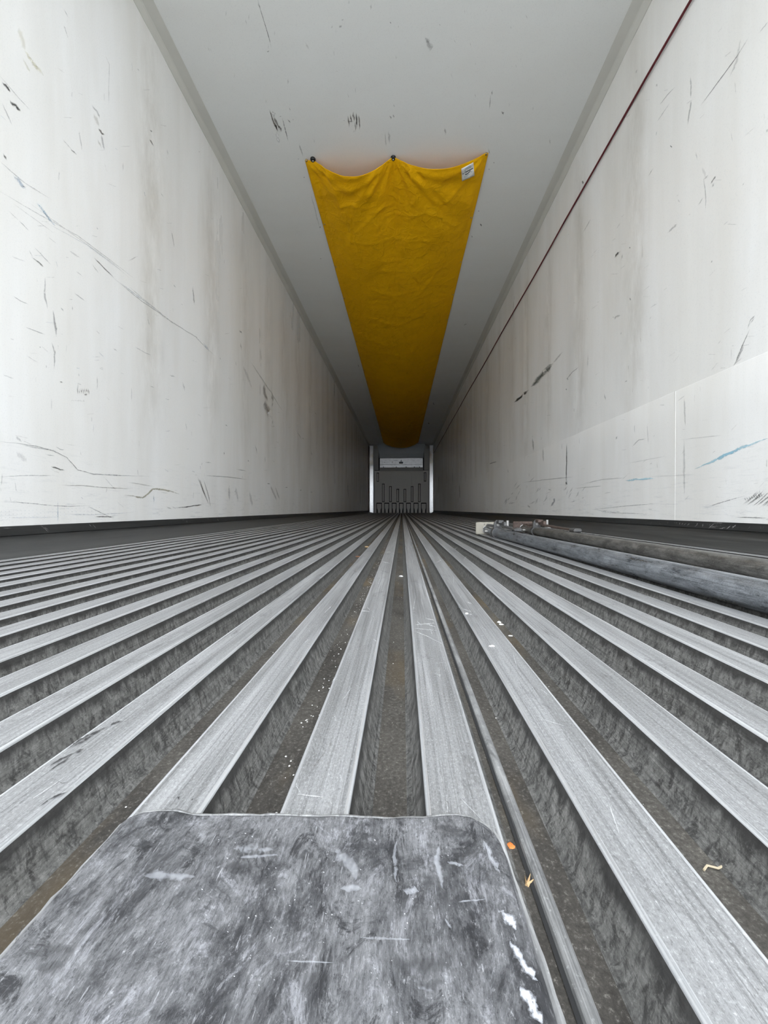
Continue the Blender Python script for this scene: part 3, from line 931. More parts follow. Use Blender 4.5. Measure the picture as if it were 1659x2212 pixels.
def pj_floor(px, py):
    return hit(px, py, 2, .0005)
def pj_plate(px, py):
    return hit(px, py, 2, PZ + .0022)
DK, BR, GY, TAN, YL, BL, WT = (.035, .033, .03), (.13, .10, .075), (.26, .26, .26), (.36, .33, .23), (.62, .58, .40), (.42, .56, .64), (.85, .85, .84)
BLU = (.30, .40, .52)
L = Marks()
def l_(pts, w=2, st=.6, c=GY): L.ribbon(pj_left, pts, w, st * .85, c)
for a in [([(6, 178), (16, 188), (23, 199)], 6, .9, DK), ([(26, 220), (36, 229), (45, 240)], 8, .95, DK), ([(22, 216), (30, 232)], 4, .7, DK),
          ([(9, 331), (15, 346)], 7, .7, DK), ([(0, 163), (40, 210), (66, 238)], 2, .5), ([(6, 223), (27, 271)], 3, .4), ([(139, 18), (149, 39)], 2, .5),
          ([(139, 53), (143, 66), (149, 85)], 2.5, .35), ([(54, 108), (75, 138), (96, 163)], 9, .45, YL), ([(50, 125), (66, 158)], 6, .3, YL), ([(42, 60), (55, 110)], 12, .25, YL),
          ([(229, 120), (237, 139), (236, 190), (236, 229)], 2.5, .3), ([(298, 148), (301, 154)], 3, .6), ([(199, 226), (210, 240), (217, 256)], 5, .45),
          ([(214, 277), (220, 286), (226, 292)], 6, .85, BR), ([(221, 290), (223, 308), (226, 324)], 5, .45), ([(212, 300), (220, 320)], 6, .3, TAN), ([(205, 245), (214, 275)], 9, .25, TAN), ([(324, 280), (328, 286)], 3, .8, DK),
          ([(323, 300), (327, 308), (331, 316)], 3.5, .7, BR), ([(154, 322), (160, 328), (167, 335)], 3, .7), ([(136, 300), (158, 326)], 2, .4), ([(172, 283), (176, 310), (178, 326)], 2.5, .4),
          ([(0, 347), (50, 392), (112, 431)], 3, .4), ([(30, 377), (45, 395), (57, 410)], 8, .5, BLU), ([(45, 400), (58, 405)], 4, .5), ([(81, 437), (98, 460), (115, 482)], 8, .5, BL), ([(90, 450), (122, 490)], 3, .5, BLU),
          ([(0, 413), (80, 460), (169, 509), (289, 600)], 2.5, .45), ([(60, 435), (150, 500), (246, 570), (280, 600)], 2, .4), ([(100, 480), (190, 530), (270, 590)], 2, .35, BLU), ([(30, 440), (120, 505)], 2, .3),
          ([(246, 600), (306, 650), (366, 692), (424, 728), (463, 769)], 3, .5), ([(260, 610), (340, 672)], 2.5, .4, BLU), ([(280, 620), (350, 680)], 3, .3), ([(440, 740), (452, 760)], 7, .4, BLU),
          ([(42, 476), (65, 500)], 2.5, .5), ([(20, 455), (42, 477)], 2, .35), ([(69, 555), (85, 566), (95, 576)], 3, .7, DK), ([(75, 533), (100, 560), (111, 572)], 2.5, .45), ([(64, 540), (72, 556)], 2.5, .4),
          ([(205, 557), (222, 575), (247, 600)], 2.5, .75, DK), ([(200, 570), (215, 592)], 2.5, .4), ([(165, 585), (180, 598)], 2.5, .4), ([(277, 564), (300, 553)], 3, .35), ([(371, 499), (374, 517), (377, 535)], 2.5, .45), ([(345, 415), (352, 427)], 2, .4),
          ([(150, 540), (175, 558)], 4, .3), ([(210, 490), (212, 497)], 2.5, .5), ([(360, 322), (362, 336)], 4, .3), ([(267, 350), (266, 370)], 3, .3),
          ([(29, 639), (46, 650), (63, 658)], 2.5, .6), ([(99, 600), (97, 634), (104, 667)], 5, .45), ([(116, 670), (120, 700), (123, 727)], 6, .6), ([(55, 706), (78, 715), (99, 723)], 2.5, .5),
          ([(113, 740), (119, 760), (118, 798)], 5, .5), ([(86, 748), (89, 752)], 4, .5), ([(101, 788), (101, 796)], 3, .5), ([(161, 632), (185, 651)], 2.5, .45), ([(157, 660), (158, 672)], 3, .4),
          ([(417, 619), (419, 640), (420, 658)], 3.5, .55), ([(376, 614), (380, 622)], 3, .5), ([(518, 713), (523, 721)], 4, .7), ([(520, 740), (522, 756)], 4, .45), ([(133, 664), (138, 673)], 5, .5), ([(292, 749), (310, 760), (328, 769)], 2.5, .45),
          ([(200, 771), (219, 771)], 2, .4), ([(204, 778), (218, 778)], 2, .4), ([(211, 812), (211, 841)], 2.5, .4), ([(245, 752), (255, 760)], 3, .35), ([(130, 823), (137, 827)], 3.5, .8, DK), ([(171, 806), (172, 814)], 2, .4), ([(285, 836), (285, 867)], 2.5, .3),
          ([(323, 833), (333, 838)], 2.5, .5), ([(366, 810), (380, 815)], 4, .35), ([(395, 825), (400, 845)], 4, .3), ([(487, 917), (492, 921)], 4, .5), ([(484, 983), (485, 976)], 3, .6), ([(537, 994), (536, 997)], 4, .6),
          ([(571, 830), (572, 850), (578, 866)], 8, .55, BR), ([(573, 866), (577, 885), (583, 900), (587, 916)], 16, .55, BR), ([(576, 880), (585, 905)], 6, .8, WT), ([(588, 850), (587, 880)], 8, .5, BR),
          ([(540, 778), (575, 832), (612, 889)], 3, .4), ([(525, 790), (545, 840)], 6, .25),
          ([(0, 954), (34, 957), (80, 964), (116, 974), (145, 988), (169, 1015), (203, 1024), (260, 1027), (323, 1029)], 2.8, .7), ([(50, 962), (100, 970), (125, 974)], 4, .4), ([(34, 940), (48, 955)], 9, .35), ([(36, 975), (60, 1000)], 14, .22),
          ([(111, 1008), (125, 1012), (140, 1016)], 4, .85, DK), ([(98, 981), (120, 985)], 3, .6), ([(121, 964), (132, 971), (140, 972)], 2.5, .5), ([(0, 1030), (60, 1027), (120, 1027)], 2.2, .6),
          ([(128, 1048), (180, 1049), (222, 1053), (289, 1056)], 2.2, .65, BR), ([(270, 1070), (290, 1072), (309, 1075), (319, 1068), (330, 1056), (345, 1057), (357, 1058), (372, 1062), (388, 1068)], 6, .75, TAN),
          ([(379, 1097), (405, 1095), (420, 1092), (438, 1090)], 3, .95, DK), ([(420, 1093), (436, 1090)], 4, .9, DK), ([(0, 1084), (40, 1085), (115, 1092), (150, 1094), (198, 1092)], 2.2, .65), ([(188, 1092), (220, 1108), (246, 1120)], 2.2, .55),
          ([(205, 1116), (230, 1116), (248, 1117)], 3, .85, DK), ([(277, 1042), (300, 1045), (333, 1051)], 3, .4, BR), ([(126, 1080), (126, 1132)], 2, .55, BLU), ([(333, 1068), (333, 1088)], 3, .5, BLU), ([(360, 1094), (372, 1100)], 4, .4),
          ([(5, 1118), (80, 1118), (126, 1117)], 2, .3, BLU), ([(130, 1110), (200, 1112), (290, 1107)], 2.5, .3, BLU), ([(225, 1030), (252, 1060)], 2, .3), ([(432, 1034), (440, 1060), (452, 1090)], 4, .55, BR), ([(440, 1035), (452, 1075), (456, 1097)], 3, .5, BR), ([(428, 1030), (445, 1075)], 3, .4, BR),
          ([(497, 1048), (495, 1082)], 6, .35), ([(510, 1050), (515, 1085)], 5, .3), ([(540, 1060), (545, 1095)], 6, .3), ([(585, 1048), (598, 1082)], 5, .35), ([(595, 1050), (604, 1080)], 4, .35), ([(444, 1027), (490, 1030), (535, 1036)], 2.2, .6), ([(511, 1013), (534, 1018)], 2.5, .5), ([(443, 998), (458, 1000)], 3, .55),
          ([(577, 1044), (584, 1046)], 3, .8, DK), ([(616, 1053), (622, 1053)], 3, .7, DK), ([(648, 1059), (652, 1059)], 3, .7, DK), ([(670, 1063), (676, 1063)], 2.5, .6, DK), ([(552, 960), (556, 982)], 3, .45), ([(680, 890), (685, 897)], 2, .6), ([(573, 1000), (573, 985)], 2, .4), ([(652, 945), (658, 950)], 2, .4), ([(672, 975), (673, 985)], 2.5, .6), ([(640, 930), (652, 950)], 2.5, .4)]:
    l_(*a)
for i in range(7): l_([(168 + i * 4, 838 + rng.uniform(-1, 2)), (169 + i * 4, 849 + rng.uniform(-2, 5))], 2.4, .75, BR)
for i in range(8): l_([(156 + i * 3.6, 863 + rng.uniform(0, 2)), (157 + i * 3.6, 866 + i * .4)], 2, .55, BR)
l_([(184, 850), (188, 855)], 6, .7, BR)
for row in range(3):
    for i in range(26): l_([(3 + i * 8.5 + rng.uniform(-1, 1), 1104 + row * 7 - i * .35), (5 + i * 8.5, 1105.5 + row * 7 - i * .35)], 1.8, .4, BLU)
for i in range(150):       # small random scratches
    x = rng.uniform(0, 640); top = max(0, (x - 300) * 1.93) + 40; ybt = 1128 - x * .045
    yv = top + (ybt - top) * rng.random() ** .55
    sz = (868 - x) / 868; ln = rng.uniform(6, 34) * sz; an = rng.choice([rng.uniform(.2, .8), rng.uniform(-.15, .15), rng.uniform(1.3, 1.7)])
    l_([(x, yv), (x + ln * math.cos(an) * .5, yv + ln * math.sin(an) * .52), (x + ln * math.cos(an), yv + ln * math.sin(an))], rng.uniform(1.4, 3.2) * (.4 + .6 * sz), rng.uniform(.1, .35), rng.choice([GY, GY, BR, GY, BLU]))
L.build('scuff_marks', wl)

R_ = Marks()
def r_(pts, w=2, st=.6, c=GY): R_.ribbon(pj_right, pts, w, st * .85, c)
GG = (.17, .18, .16)
for a in [([(1110, 869), (1125, 858), (1142, 843)], 7, .95, DK), ([(1111, 868), (1140, 846)], 4, .8, BR), ([(1147, 835), (1160, 820), (1175, 806), (1194, 785)], 15, .75, GG), ([(1150, 832), (1192, 790)], 7, .7, (.10, .11, .09)), ([(1193, 785), (1215, 760)], 4, .4),
          ([(1222, 820), (1238, 803), (1252, 792)], 2.5, .5), ([(1225, 815), (1226, 822)], 3.5, .6), ([(1221, 842), (1224, 840)], 4, .7), ([(1268, 795), (1270, 765)], 3, .3), ([(1305, 850), (1307, 866)], 4, .4), ([(1350, 825), (1357, 822)], 3, .5),
          ([(1584, 792), (1592, 770), (1604, 742), (1618, 710)], 3, .7, DK), ([(1588, 783), (1606, 745)], 4, .5), ([(1612, 712), (1620, 690), (1630, 681)], 3.5, .5), ([(1618, 700), (1628, 686)], 3, .5), ([(1362, 642), (1362, 650)], 3.5, .7), ([(1327, 690), (1330, 684), (1342, 682)], 5, .35), ([(1340, 722), (1344, 718)], 5, .3), ([(1402, 690), (1406, 684)], 2.5, .4), ([(1402, 665), (1420, 655)], 2.5, .35),
          ([(1224, 959), (1224, 1000), (1223, 1044)], 3, .85, DK), ([(1223, 1040), (1224, 1048)], 5, .8, DK), ([(1150, 945), (1151, 975)], 4, .6, GY), ([(1173, 965), (1174, 1000)], 4, .35),
          ([(1500, 1013), (1540, 996), (1575, 980), (1600, 968), (1635, 955), (1659, 947)], 8, .75, (.38, .62, .72)), ([(1545, 993), (1600, 968)], 9, .7, (.36, .62, .74)), ([(1351, 1038), (1380, 1035), (1414, 1034)], 6, .75, (.38, .62, .72)),
          ([(1524, 1096), (1550, 1088), (1577, 1080), (1609, 1071)], 2.5, .65), ([(1588, 1117), (1620, 1118), (1659, 1119)], 2.5, .75, DK), ([(1298, 1105), (1320, 1106), (1340, 1106)], 7, .9, WT), ([(1280, 1100), (1330, 1108), (1395, 1110)], 2, .5, DK),
          ([(1129, 1042), (1180, 1036), (1238, 1030)], 2, .55), ([(1190, 1094), (1196, 1084), (1200, 1076)], 6, .6, (.12, .15, .2)), ([(1183, 1056), (1192, 1060)], 4, .4, (.2, .24, .3)), ([(1056, 1002), (1064, 1000), (1074, 997)], 2.5, .6), ([(1280, 1101), (1340, 1094), (1426, 1087)], 2, .55), ([(1140, 1090), (1145, 1098)], 4, .6),
          ([(1260, 1045), (1300, 1036), (1350, 1032)], 3, .4), ([(1240, 1055), (1300, 1050)], 3, .35), ([(1365, 965), (1380, 950), (1395, 948)], 2.5, .5), ([(1330, 950), (1334, 942)], 3, .6), ([(1398, 915), (1400, 960)], 3, .25), ([(1478, 860), (1480, 920)], 5, .35), ([(1477, 950), (1478, 1070)], 6, .3), ([(1468, 950), (1560, 940)], 2.2, .3), ([(1360, 1000), (1440, 985)], 2.5, .25), ([(1400, 1030), (1500, 1025)], 3, .25),
          ([(1490, 166), (1491, 190), (1490, 212)], 3.5, .45), ([(1492, 215), (1487, 245), (1484, 270)], 5, .5), ([(1480, 225), (1496, 215)], 3, .35), ([(1512, 228), (1550, 176), (1589, 123), (1616, 80)], 2, .8, DK), ([(1575, 165), (1590, 130), (1598, 85)], 6, .25), ([(1637, 72), (1659, 45)], 2.5, .4), ([(1652, 287), (1659, 278)], 5, .4),
          ([(1423, 227), (1440, 205), (1457, 188)], 2.2, .5), ([(1417, 264), (1447, 221)], 2.2, .35), ([(1447, 313), (1449, 320)], 4, .75), ([(1398, 382), (1411, 362)], 2.2, .5), ([(1518, 382), (1523, 420), (1523, 454)], 3, .4), ([(1533, 397), (1540, 387), (1545, 380)], 4, .7, DK), ([(1518, 388), (1530, 378)], 4, .4), ([(1506, 444), (1518, 426)], 3, .5), ([(1535, 405), (1542, 395)], 5, .35), ([(1515, 360), (1522, 385)], 8, .2), ([(1601, 402), (1607, 394)], 3, .35),
          ([(1257, 398), (1259, 390)], 5, .85, DK), ([(1440, 503), (1452, 492), (1461, 484)], 6, .4), ([(1326, 556), (1332, 549), (1337, 546)], 6, .8, DK), ([(1328, 552), (1342, 542)], 5, .4), ([(1360, 537), (1362, 533)], 4, .8, DK), ([(1342, 562), (1346, 548)], 4, .5), ([(1534, 567), (1538, 563)], 4, .7), ([(1258, 503), (1276, 472)], 2.5, .35), ([(1464, 430), (1466, 438)], 5, .3), ([(1502, 328), (1504, 345)], 4, .4), ([(1342, 480), (1330, 495)], 2.5, .3), ([(1416, 188), (1419, 180)], 4, .4), ([(1372, 160), (1376, 150)], 5, .3), ([(1415, 295), (1418, 282)], 3, .35)]:
    r_(*a)
for i in range(16):
    x0 = 1604 + i * 4.2; y0 = 1096 - rng.uniform(0, 8)
    r_([(x0, y0), (x0 + 18, y0 - 14), (min(x0 + 34, 1676), y0 - rng.uniform(22, 32))], 2.2, .55, DK)
for i in range(8): r_([(1608 + i * 5, 1075 - i * 1.5), (1612 + i * 5, 1082 - i * 1.2)], 4, .5, DK)
for i in range(26):
    x0, y0 = 1170 + rng.uniform(-90, 100), 1060 + rng.uniform(-20, 32)
    r_([(x0, y0), (x0 + rng.uniform(4, 16), y0 - rng.uniform(2, 16))], rng.uniform(2, 4), .35, (.2, .22, .25))
for i in range(130):
    x = rng.uniform(1060, 1659); sz = (x - 868) / 790
    top = max(0, (1400 - x) * 2.08) + 30; ybt = 1100 + (x - 868) * .038
    yv = top + (ybt - top) * rng.random() ** .6
    ln = rng.uniform(6, 34) * sz; an = rng.choice([rng.uniform(-.9, -.5), rng.uniform(-.2, .1), rng.uniform(1.4, 1.7)])
    r_([(x, yv), (x + ln * math.cos(an) * .5, yv + ln * math.sin(an) * .52), (x + ln * math.cos(an), yv + ln * math.sin(an))], rng.uniform(1.4, 3.2) * (.4 + .6 * sz), rng.uniform(.1, .32), rng.choice([GY, GY, BR, GY]))
R_.build('scuff_marks', wr)

C_ = Marks()
def c_(pts, w=2, st=.6, c=GY): C_.ribbon(pj_ceil, pts, w, st, c)
for a in [([(556, -4), (562, 19), (570, 45), (577, 67), (582, 85), (586, 103)], 2.2, .65), ([(558, 6), (562, 20)], 4, .5), ([(581, 80), (584, 92)], 3, .6), ([(576, 112), (582, 110)], 3.5, .5),
          ([(583, 237), (587, 252), (594, 272), (600, 284)], 3.5, .9, BR), ([(591, 250), (600, 270), (608, 283)], 6, .6, BR), ([(588, 240), (592, 252)], 9, .95, WT), ([(598, 285), (600, 298), (602, 309)], 7, .95, WT), ([(602, 270), (608, 285)], 9, .5, GY), ([(594, 262), (599, 284)], 3, .9, DK),
          ([(610, 255), (615, 275), (623, 306)], 2.5, .65), ([(603, 252), (609, 251)], 2, .6), ([(621, 257), (627, 266)], 4, .8, DK), ([(632, 259), (634, 258)], 3, .5), ([(625, 232), (627, 240)], 2, .5),
          ([(733, 55), (738, 59)], 9, .4), ([(738, 42), (742, 44)], 7, .3), ([(715, 60), (720, 56)], 5, .25), ([(843, 46), (844, 52)], 3, .7), ([(920, 80), (926, 92), (930, 110)], 14, .3), ([(922, 85), (924, 95)], 7, .3), ([(800, 22), (803, 8)], 4, .25),
          ([(752, 250), (754, 275)], 4, .7, BR), ([(757, 246), (759, 266)], 4, .85, DK), ([(764, 242), (765, 262)], 7, .65, BR), ([(770, 243), (770, 278)], 4, .7, DK), ([(775, 246), (777, 280)], 4, .6, BR), ([(750, 262), (764, 263)], 3, .5), ([(767, 262), (768, 285)], 5, .5), ([(743, 260), (744, 261)], 3, .6),
          ([(842, 249), (845, 258)], 5, .5), ([(849, 247), (851, 255)], 4, .4), ([(1084, 240), (1087, 249)], 4, .8, DK), ([(1086, 245), (1089, 242)], 3, .6), ([(961, 275), (963, 292)], 5, .35), ([(1060, 205), (1057, 236)], 2.2, .5), ([(1064, 195), (1062, 206)], 4, .5), ([(840, 283), (841, 310)], 6, .3), ([(832, 285), (834, 318)], 3, .3), ([(848, 333), (849, 339)], 3, .7),
          ([(646, 310), (655, 340)], 3, .4), ([(644, 343), (645, 344)], 4, .7), ([(657, 382), (657, 384)], 3.5, .7), ([(1066, 352), (1068, 351)], 4, .8, DK), ([(1056, 364), (1057, 367)], 3, .7), ([(1034, 455), (1034, 457)], 3, .7), ([(1037, 482), (1040, 490)], 4, .6), ([(1019, 508), (1020, 514)], 3, .6), ([(1055, 320), (1058, 334)], 3, .4),
          ([(690, 492), (693, 490)], 3.5, .7), ([(692, 558), (693, 560)], 3, .6), ([(672, 420), (690, 490)], 3, .25), ([(425, 196), (428, 200)], 3, .85, DK), ([(430, 205), (432, 209)], 2.5, .5), ([(328, -2), (331, 4)], 4, .8, DK), ([(774, 786), (775, 794)], 3, .4), ([(936, 868), (938, 876)], 3, .6), ([(925, 912), (927, 917)], 4, .6), ([(1000, 702), (1010, 700)], 3, .3), ([(530, 40), (533, 55)], 3, .25), ([(660, 90), (668, 110)], 5, .2)]:
    c_(*a)
for i in range(40):
    x = rng.uniform(420, 1250); yv = rng.uniform(0, 300)
    if abs(x - 868) > (1100 - yv) * .43: continue
    c_([(x, yv), (x + rng.uniform(-4, 4), yv + rng.uniform(3, 16))], rng.uniform(1.5, 4), rng.uniform(.12, .3))
C_.build('scuff_marks', ce)

F_ = Marks()
def f_(pts, w=2, st=.8, c=(.028, .026, .026)): F_.ribbon(pj_floor, pts, w, st, c)
LT = (.70, .70, .69)
for a in [([(145, 1617), (175, 1596), (205, 1582), (230, 1571)], 7, .95), ([(158, 1612), (200, 1588)], 6, .9), ([(236, 1566), (248, 1561), (263, 1557)], 5, .9), ([(106, 1654), (130, 1640), (162, 1625)], 5, .95), ([(160, 1627), (181, 1617)], 6, .95), ([(106, 1665), (128, 1650), (152, 1636)], 4, .9),
          ([(84, 1743), (105, 1727), (125, 1717), (146, 1711)], 5, .95), ([(285, 1515), (300, 1500)], 3, .6), ([(250, 1555), (275, 1522)], 2, .5), ([(383, 1727), (388, 1720)], 8, .9), ([(412, 1728), (418, 1725)], 5, .85), ([(432, 1716), (450, 1705)], 4, .7), ([(120, 1685), (135, 1692), (150, 1688)], 2, .5),
          ([(672, 1662), (690, 1640), (705, 1622)], 4, .6, (.12, .11, .10)), ([(705, 1618), (722, 1600)], 3, .5, (.12, .11, .1)), ([(640, 1715), (700, 1722)], 3, .4, LT), ([(735, 1672), (738, 1690)], 3, .5, LT)]:
    f_(*a)
for a in [([(895, 1357), (945, 1363)], 2), ([(893, 1362), (925, 1375), (957, 1392)], 2), ([(895, 1350), (940, 1346)], 3), ([(918, 1335), (942, 1341)], 3), ([(915, 1345), (942, 1355)], 3), ([(900, 1341), (912, 1352)], 3), ([(893, 1318), (897, 1290)], 2), ([(935, 1452), (952, 1460)], 2), ([(1108, 1410), (1117, 1444)], 2), ([(1005, 1325), (1030, 1330)], 2.5), ([(985, 1310), (1020, 1322)], 2), ([(1010, 1300), (1020, 1305)], 4), ([(978, 1190), (990, 1180)], 2), ([(960, 1230), (974, 1222)], 2), ([(940, 1215), (960, 1208)], 2), ([(1000, 1210), (1010, 1200)], 2.5), ([(979, 1270), (980, 1240)], 1.6),
          ([(832, 1192), (850, 1194)], 2.5), ([(825, 1213), (846, 1217)], 2.5), ([(720, 1305), (700, 1325)], 2), ([(680, 1325), (690, 1310)], 2), ([(790, 1310), (810, 1325)], 3), ([(775, 1318), (800, 1322)], 3), ([(793, 1255), (805, 1262)], 2.5), ([(716, 1475), (727, 1460)], 4), ([(690, 1250), (712, 1232)], 2.5), ([(650, 1395), (668, 1380)], 2)]:
    f_(a[0], a[1] * .8, .38, LT)
for i in range(260):
    k = rng.choice([-1, 0, 1, 1, 2, 2, 3, 4, 5, -2, -3]); d = rng.uniform(.2, 1.6) ** 1.2
    cxr = (centres[0] if k == 0 else (centres[-k] if k < 0 else centres[15 + k]))
    x0 = cxr + rng.uniform(-.013, .013); ln = rng.uniform(.004, .02); an = rng.uniform(0, math.pi)
    P = [(x0 + ln * (q - .5) * math.cos(an) * .6, d + ln * (q - .5) * math.sin(an) * 1.6) for q in (0, .5, 1)]
    P = [(max(cxr - .0135, min(cxr + .0135, a)), b) for a, b in P]
    F_.ribbon(lambda a, b: Vector((a, b, .0005)), P, rng.uniform(.0003, .0009), rng.uniform(.15, .42), rng.choice([LT, LT, (.10, .10, .10)]))
F_.build('scuff_marks', fl)
P_ = Marks()
def p_(pts, w=2, st=.8, c=(.04, .04, .042)): P_.ribbon(pj_plate, pts, w, st, c)
for a in [([(119, 1962), (150, 1942), (180, 1925), (203, 1907), (229, 1884)], 10, .9), ([(240, 1880), (258, 1867), (276, 1852)], 6, .9), ([(277, 1866), (300, 1852), (320, 1843)], 5, .7), ([(295, 1896), (320, 1872), (345, 1850), (362, 1838)], 14, .85), ([(362, 1838), (390, 1812), (425, 1776)], 5, .6), ([(52, 1995), (30, 2040)], 5, .7),
          ([(50, 2060), (100, 2050), (160, 2055)], 40, .5), ([(70, 2090), (140, 2085)], 30, .45), ([(270, 1805), (330, 1800)], 22, .5), ([(300, 1822), (345, 1826)], 20, .5), ([(480, 1870), (585, 1870)], 22, .5), ([(940, 1785), (975, 1790), (1010, 1800)], 26, .8), ([(1005, 1830), (1030, 1845)], 34, .75), ([(1035, 1865), (1050, 1885)], 22, .8), ([(810, 1835), (808, 1870)], 12, .7), ([(800, 1815), (812, 1840)], 10, .8), ([(925, 1875), (945, 1885)], 18, .7), ([(700, 1845), (712, 1850)], 18, .8), ([(640, 1855), (660, 1840), (680, 1850)], 18, .7),
          ([(440, 2060), (480, 2040)], 30, .4), ([(560, 2040), (600, 2080)], 40, .35), ([(830, 2075), (900, 2085), (980, 2080)], 50, .45), ([(640, 2130), (700, 2100)], 40, .35), ([(880, 2130), (960, 2125)], 35, .5), ([(330, 2080), (380, 2060)], 50, .35), ([(430, 1990), (455, 2000), (465, 2010)], 12, .7), ([(1080, 1985), (1110, 2030)], 10, .85), ([(1010, 1765), (1050, 1790), (1075, 1815)], 5, .85), ([(1092, 1850), (1110, 1920), (1128, 1985)], 5, .85)]:
    p_(*a)
LM = (.52, .53, .56)
for a in [([(1075, 1962), (1100, 1985), (1112, 2010)], 26, .95), ([(1100, 2030), (1130, 2080), (1160, 2120)], 22, .85), ([(1125, 2130), (1150, 2170), (1170, 2212)], 30, .9), ([(1045, 1815), (1060, 1850), (1080, 1885)], 18, .7), ([(856, 1818), (852, 1850), (855, 1905)], 12, .5), ([(950, 1815), (945, 1860), (955, 1920)], 16, .6), ([(965, 1860), (1000, 1870)], 12, .6), ([(870, 1922), (905, 1925)], 18, .7), ([(735, 1918), (780, 1920)], 18, .5), ([(960, 1980), (975, 2010)], 10, .6), ([(780, 2025), (890, 2030)], 8, .4), ([(900, 2130), (935, 2140)], 9, .6), ([(310, 1890), (420, 1893)], 26, .5), ([(505, 1832), (590, 1835)], 26, .45), ([(520, 1850), (600, 1848)], 12, .5), ([(720, 1835), (760, 1870), (770, 1900)], 30, .35), ([(620, 2075), (720, 2080)], 6, .5), ([(990, 1948), (1050, 1942)], 6, .6)]:
    P_.ribbon(pj_plate, a[0], a[1], a[2] * (.9 if a[2] > .8 else .55), LM)
for i in range(240):
    x = rng.uniform(60, 1150); yv = rng.uniform(1780, 2205)
    if x < 868.5 - (yv - 1100) * .84 or x > 868.5 + (yv - 1100) * .27: continue
    dx = (x - 868.5) / (yv - 1100); ln = rng.uniform(8, 42)
    P_.ribbon(pj_plate, [(x, yv), (x + dx * ln * .5, yv + ln * .5), (x + dx * ln, yv + ln)], rng.uniform(1.5, 4), rng.uniform(.15, .5), rng.choice([(.4, .4, .41), (.05, .05, .052), (.05, .05, .052), (.05, .05, .052)]))
for i in range(60):
    x = rng.uniform(420, 1000); yv = rng.uniform(1790, 2190)
    P_.ribbon(pj_plate, [(x, yv), (x + 3, yv + 3)], rng.uniform(2, 4), .8, (.7, .7, .71))
P_.build('scuff_marks', plate)

# chalk scrawl on the dark band at the right
B_ = Marks()
def pj_band(px, py): return hit(px, py, 0, XR - .0058)
def cw(x, y): return 1460 + x / 8.337, 1100 + y / 8.337
for st in ([(497, 250), (468, 330)], [(690, 262), (640, 300), (580, 348)], [(650, 250), (760, 247), (860, 252)], [(600, 325), (670, 318), (740, 322)], [(770, 350), (830, 345), (885, 325)], [(890, 318), (868, 350)], [(985, 298), (945, 330), (905, 362)], [(1085, 275), (1050, 315), (1000, 345)], [(1000, 320), (1080, 300)],
           [(395, 240), (375, 290), (330, 318)], [(80, 232), (60, 280)], [(130, 235), (105, 285)], [(180, 250), (150, 290)], [(20, 230), (5, 270)], [(250, 255), (200, 290)]):
    B_.ribbon(pj_band, [cw(*p) for p in st], 1.7, .8, (.42, .41, .40))
for i in range(40):
    x = 1659 - 560 * rng.random(); h0 = 1103 + (x - 868) * .0345; 
    B_.ribbon(pj_band, [(x, h0 + rng.uniform(2, 8)), (x - rng.uniform(-6, 10), h0 + rng.uniform(8, 16))], 1.5, .4, (.3, .29, .28))
B_.build('chalk_marks', br)
B2 = Marks()
def pj_bl(px, py): return hit(px, py, 0, XL + .0058)
for st, w in (([(88, 1135), (97, 1142), (104, 1149)], 2.2), ([(92, 1135), (107, 1147)], 1.4), ([(192, 1131), (197, 1139)], 2.5), ([(200, 1132), (208, 1142)], 2), ([(403, 1123), (404, 1130)], 2), ([(4, 1141), (24, 1141)], 1.5), ([(470, 1120), (472, 1126)], 2)):
    B2.ribbon(pj_bl, st, w, .8, (.34, .33, .32))
B2.build('scratch_marks', bl)

# ================================================================ LITTER IN THE CHANNELS
def blob(name, px, py, z, size, mat, label, cat, flat=.45, seed=1, stretch=(1, 1), rz=0.0, group=None):
    p = hit(px, py, 2, z); r = random.Random(seed)
    mb = MB(); nn = 9; rings = ((0.25, 1.0), (.8, .75), (1.0, .3), (.85, 0.0))
    vs = []
    for rr, zz in rings:
        for k in range(nn):
            t = 2 * math.pi * k / nn; q = rr * (1 + r.uniform(-.3, .3))
            vs.append((q * math.cos(t) * size * stretch[0], q * math.sin(t) * size * stretch[1], (zz * flat * (1 + r.uniform(-.2, .2))) * size))
    fs = [tuple(range(nn)), tuple(range(3 * nn, 4 * nn))[::-1]]
    for i in range(3):
        for k in range(nn):
            fs.append((i * nn + k, (i + 1) * nn + k, (i + 1) * nn + (k + 1) % nn, i * nn + (k + 1) % nn))
    o = mb.add(vs, fs).build(name, mat)
    o.location = (p.x, p.y, VD); o.rotation_euler = (0, 0, rz)
    tag(o, label, cat, group)
    return o
blob('orange_chip', 1103, 1828, VD, .0018, M_ORANGE, 'tiny orange chip in the channel right of the plate', 'chip', seed=3)
sp = hit(1138, 1914, 2, VD)
mb = MB()
for a0, ln, w in ((1.0, .0062, .0009), (.55, .0052, .0007), (1.5, .004, .0006)):
    ca, sa = math.cos(a0), math.sin(a0)
    mb.add([(-sa * w, ca * w, 0), (sa * w, -ca * w, 0), (ca * ln, sa * ln, .0012), (0, 0, .0014)], [(0, 1, 2), (0, 2, 3), (1, 3, 2), (0, 3, 1)])
o = mb.build('wood_splinter', M_WOOD); o.location = (sp.x, sp.y, VD); tag(o, 'forked orange-tan wood splinter in the channel right of the plate', 'splinter')
sp = hit(1541, 1880, 2, VD)
o = MB().tube([(-.005, -.001, .0008), (-.002, .001, .0012), (.002, 0, .001), (.006, .0018, .0008)], .0005, 6).build('straw_piece', M_STRAW, smooth=True); o.location = (sp.x, sp.y, VD); tag(o, 'curled pale straw piece in the wide channel at lower right', 'straw')
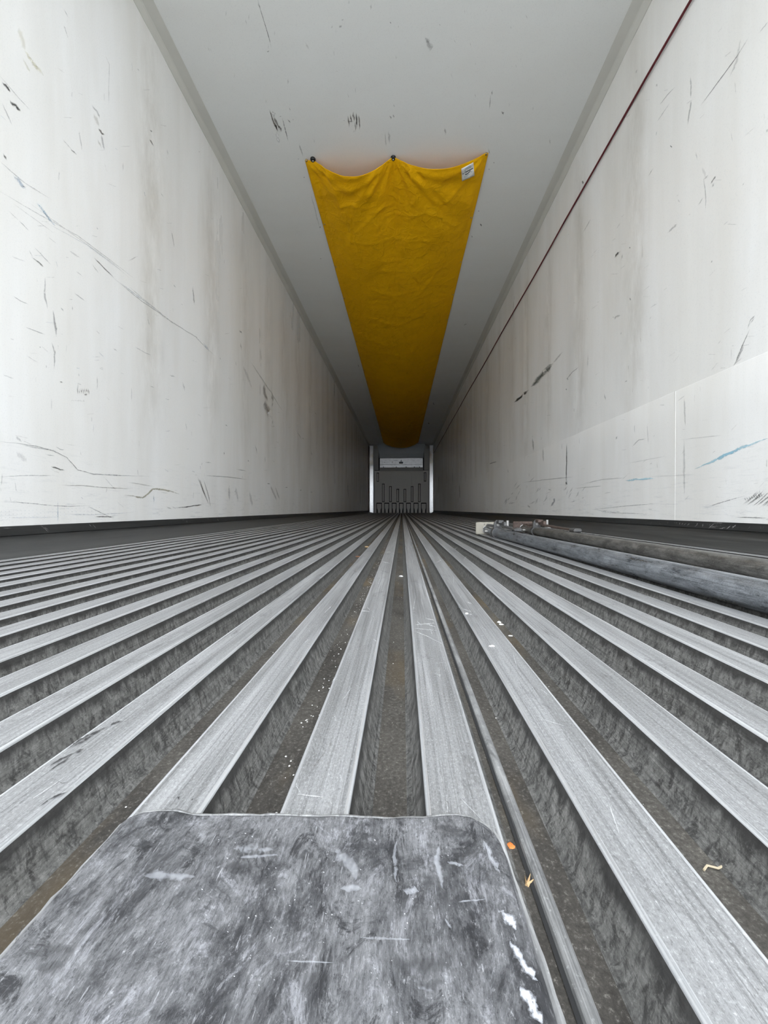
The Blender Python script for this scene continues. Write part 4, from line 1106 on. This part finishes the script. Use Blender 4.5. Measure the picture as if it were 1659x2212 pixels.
blob('white_scrap', 866, 1246, VD, .0058, M_WHITE, 'crumpled white scrap in the middle channel', 'scrap', .5, 5, (1.1, .9))
blob('crumb', 791, 1182, VD, .012, M_WOOD, 'tan crumb far down the third channel left of middle', 'crumb', .3, 8, (.9, 1.6))
blob('leaf_fragment', 771, 1203, VD, .0075, M_BROWN, 'small dark brown leaf fragment left of the middle channels', 'leaf', .4, 9, (1.4, .6))
blob('white_pebble', 1078, 1345, VD, .0030, M_WHITE, 'white pebble in a channel right of middle, upper of a pair', 'pebble', .7, 11, (.8, 1.3))
blob('white_pebble', 1083, 1350, VD, .0026, M_WHITE, 'white pebble in a channel right of middle, lower of a pair', 'pebble', .7, 12, (1.3, .8))
blob('white_crumb', 1008, 1326, .0, .0022, M_WHITE, 'white crumb beside the second rib right of the middle channel', 'crumb', .6, 13).location.z = .0
blob('white_crumb', 1062, 1396, .0, .0024, M_WHITE, 'oval white crumb on the wide rib right of middle', 'crumb', .4, 14, (1.3, .7)).location.z = .0
blob('white_crumb', 1103, 1374, VD, .0022, M_WHITE, 'white crumb at the channel edge right of the pebble pair', 'crumb', .5, 15, (1.3, .7))
blob('white_crumb', 1041, 1460, VD, .0020, M_WHITE, 'white crumb in the broad seam channel right of middle', 'crumb', .5, 16, (1.2, .8))
# fine white grit
gm = MB(); gr_ = random.Random(21)
def flake(x, y, s):
    k = 5; a0 = gr_.uniform(0, 6)
    vs = [(x + s * math.cos(a0 + i * 1.2566) * gr_.uniform(.6, 1.1), y + s * math.sin(a0 + i * 1.2566) * gr_.uniform(.6, 1.1), VD) for i in range(k)] + [(x, y, VD + s * .6)]
    gm.add(vs, [(i, (i + 1) % k, k) for i in range(k)])
for i in range(300):
    d = gr_.uniform(.12, 2.2); flake(-.0725 + gr_.gauss(0, .004), d, gr_.uniform(.0003, .00105))
for i in range(150):
    flake(gr_.choice([-.008, .0, .052, .078, .131, -.16]) + gr_.gauss(0, .008), gr_.uniform(.12, 2.0), gr_.uniform(.0002, .0008))
tag(gm.build('grit', M_WHITE), 'white grit scattered along the channels', 'grit', kind='stuff')
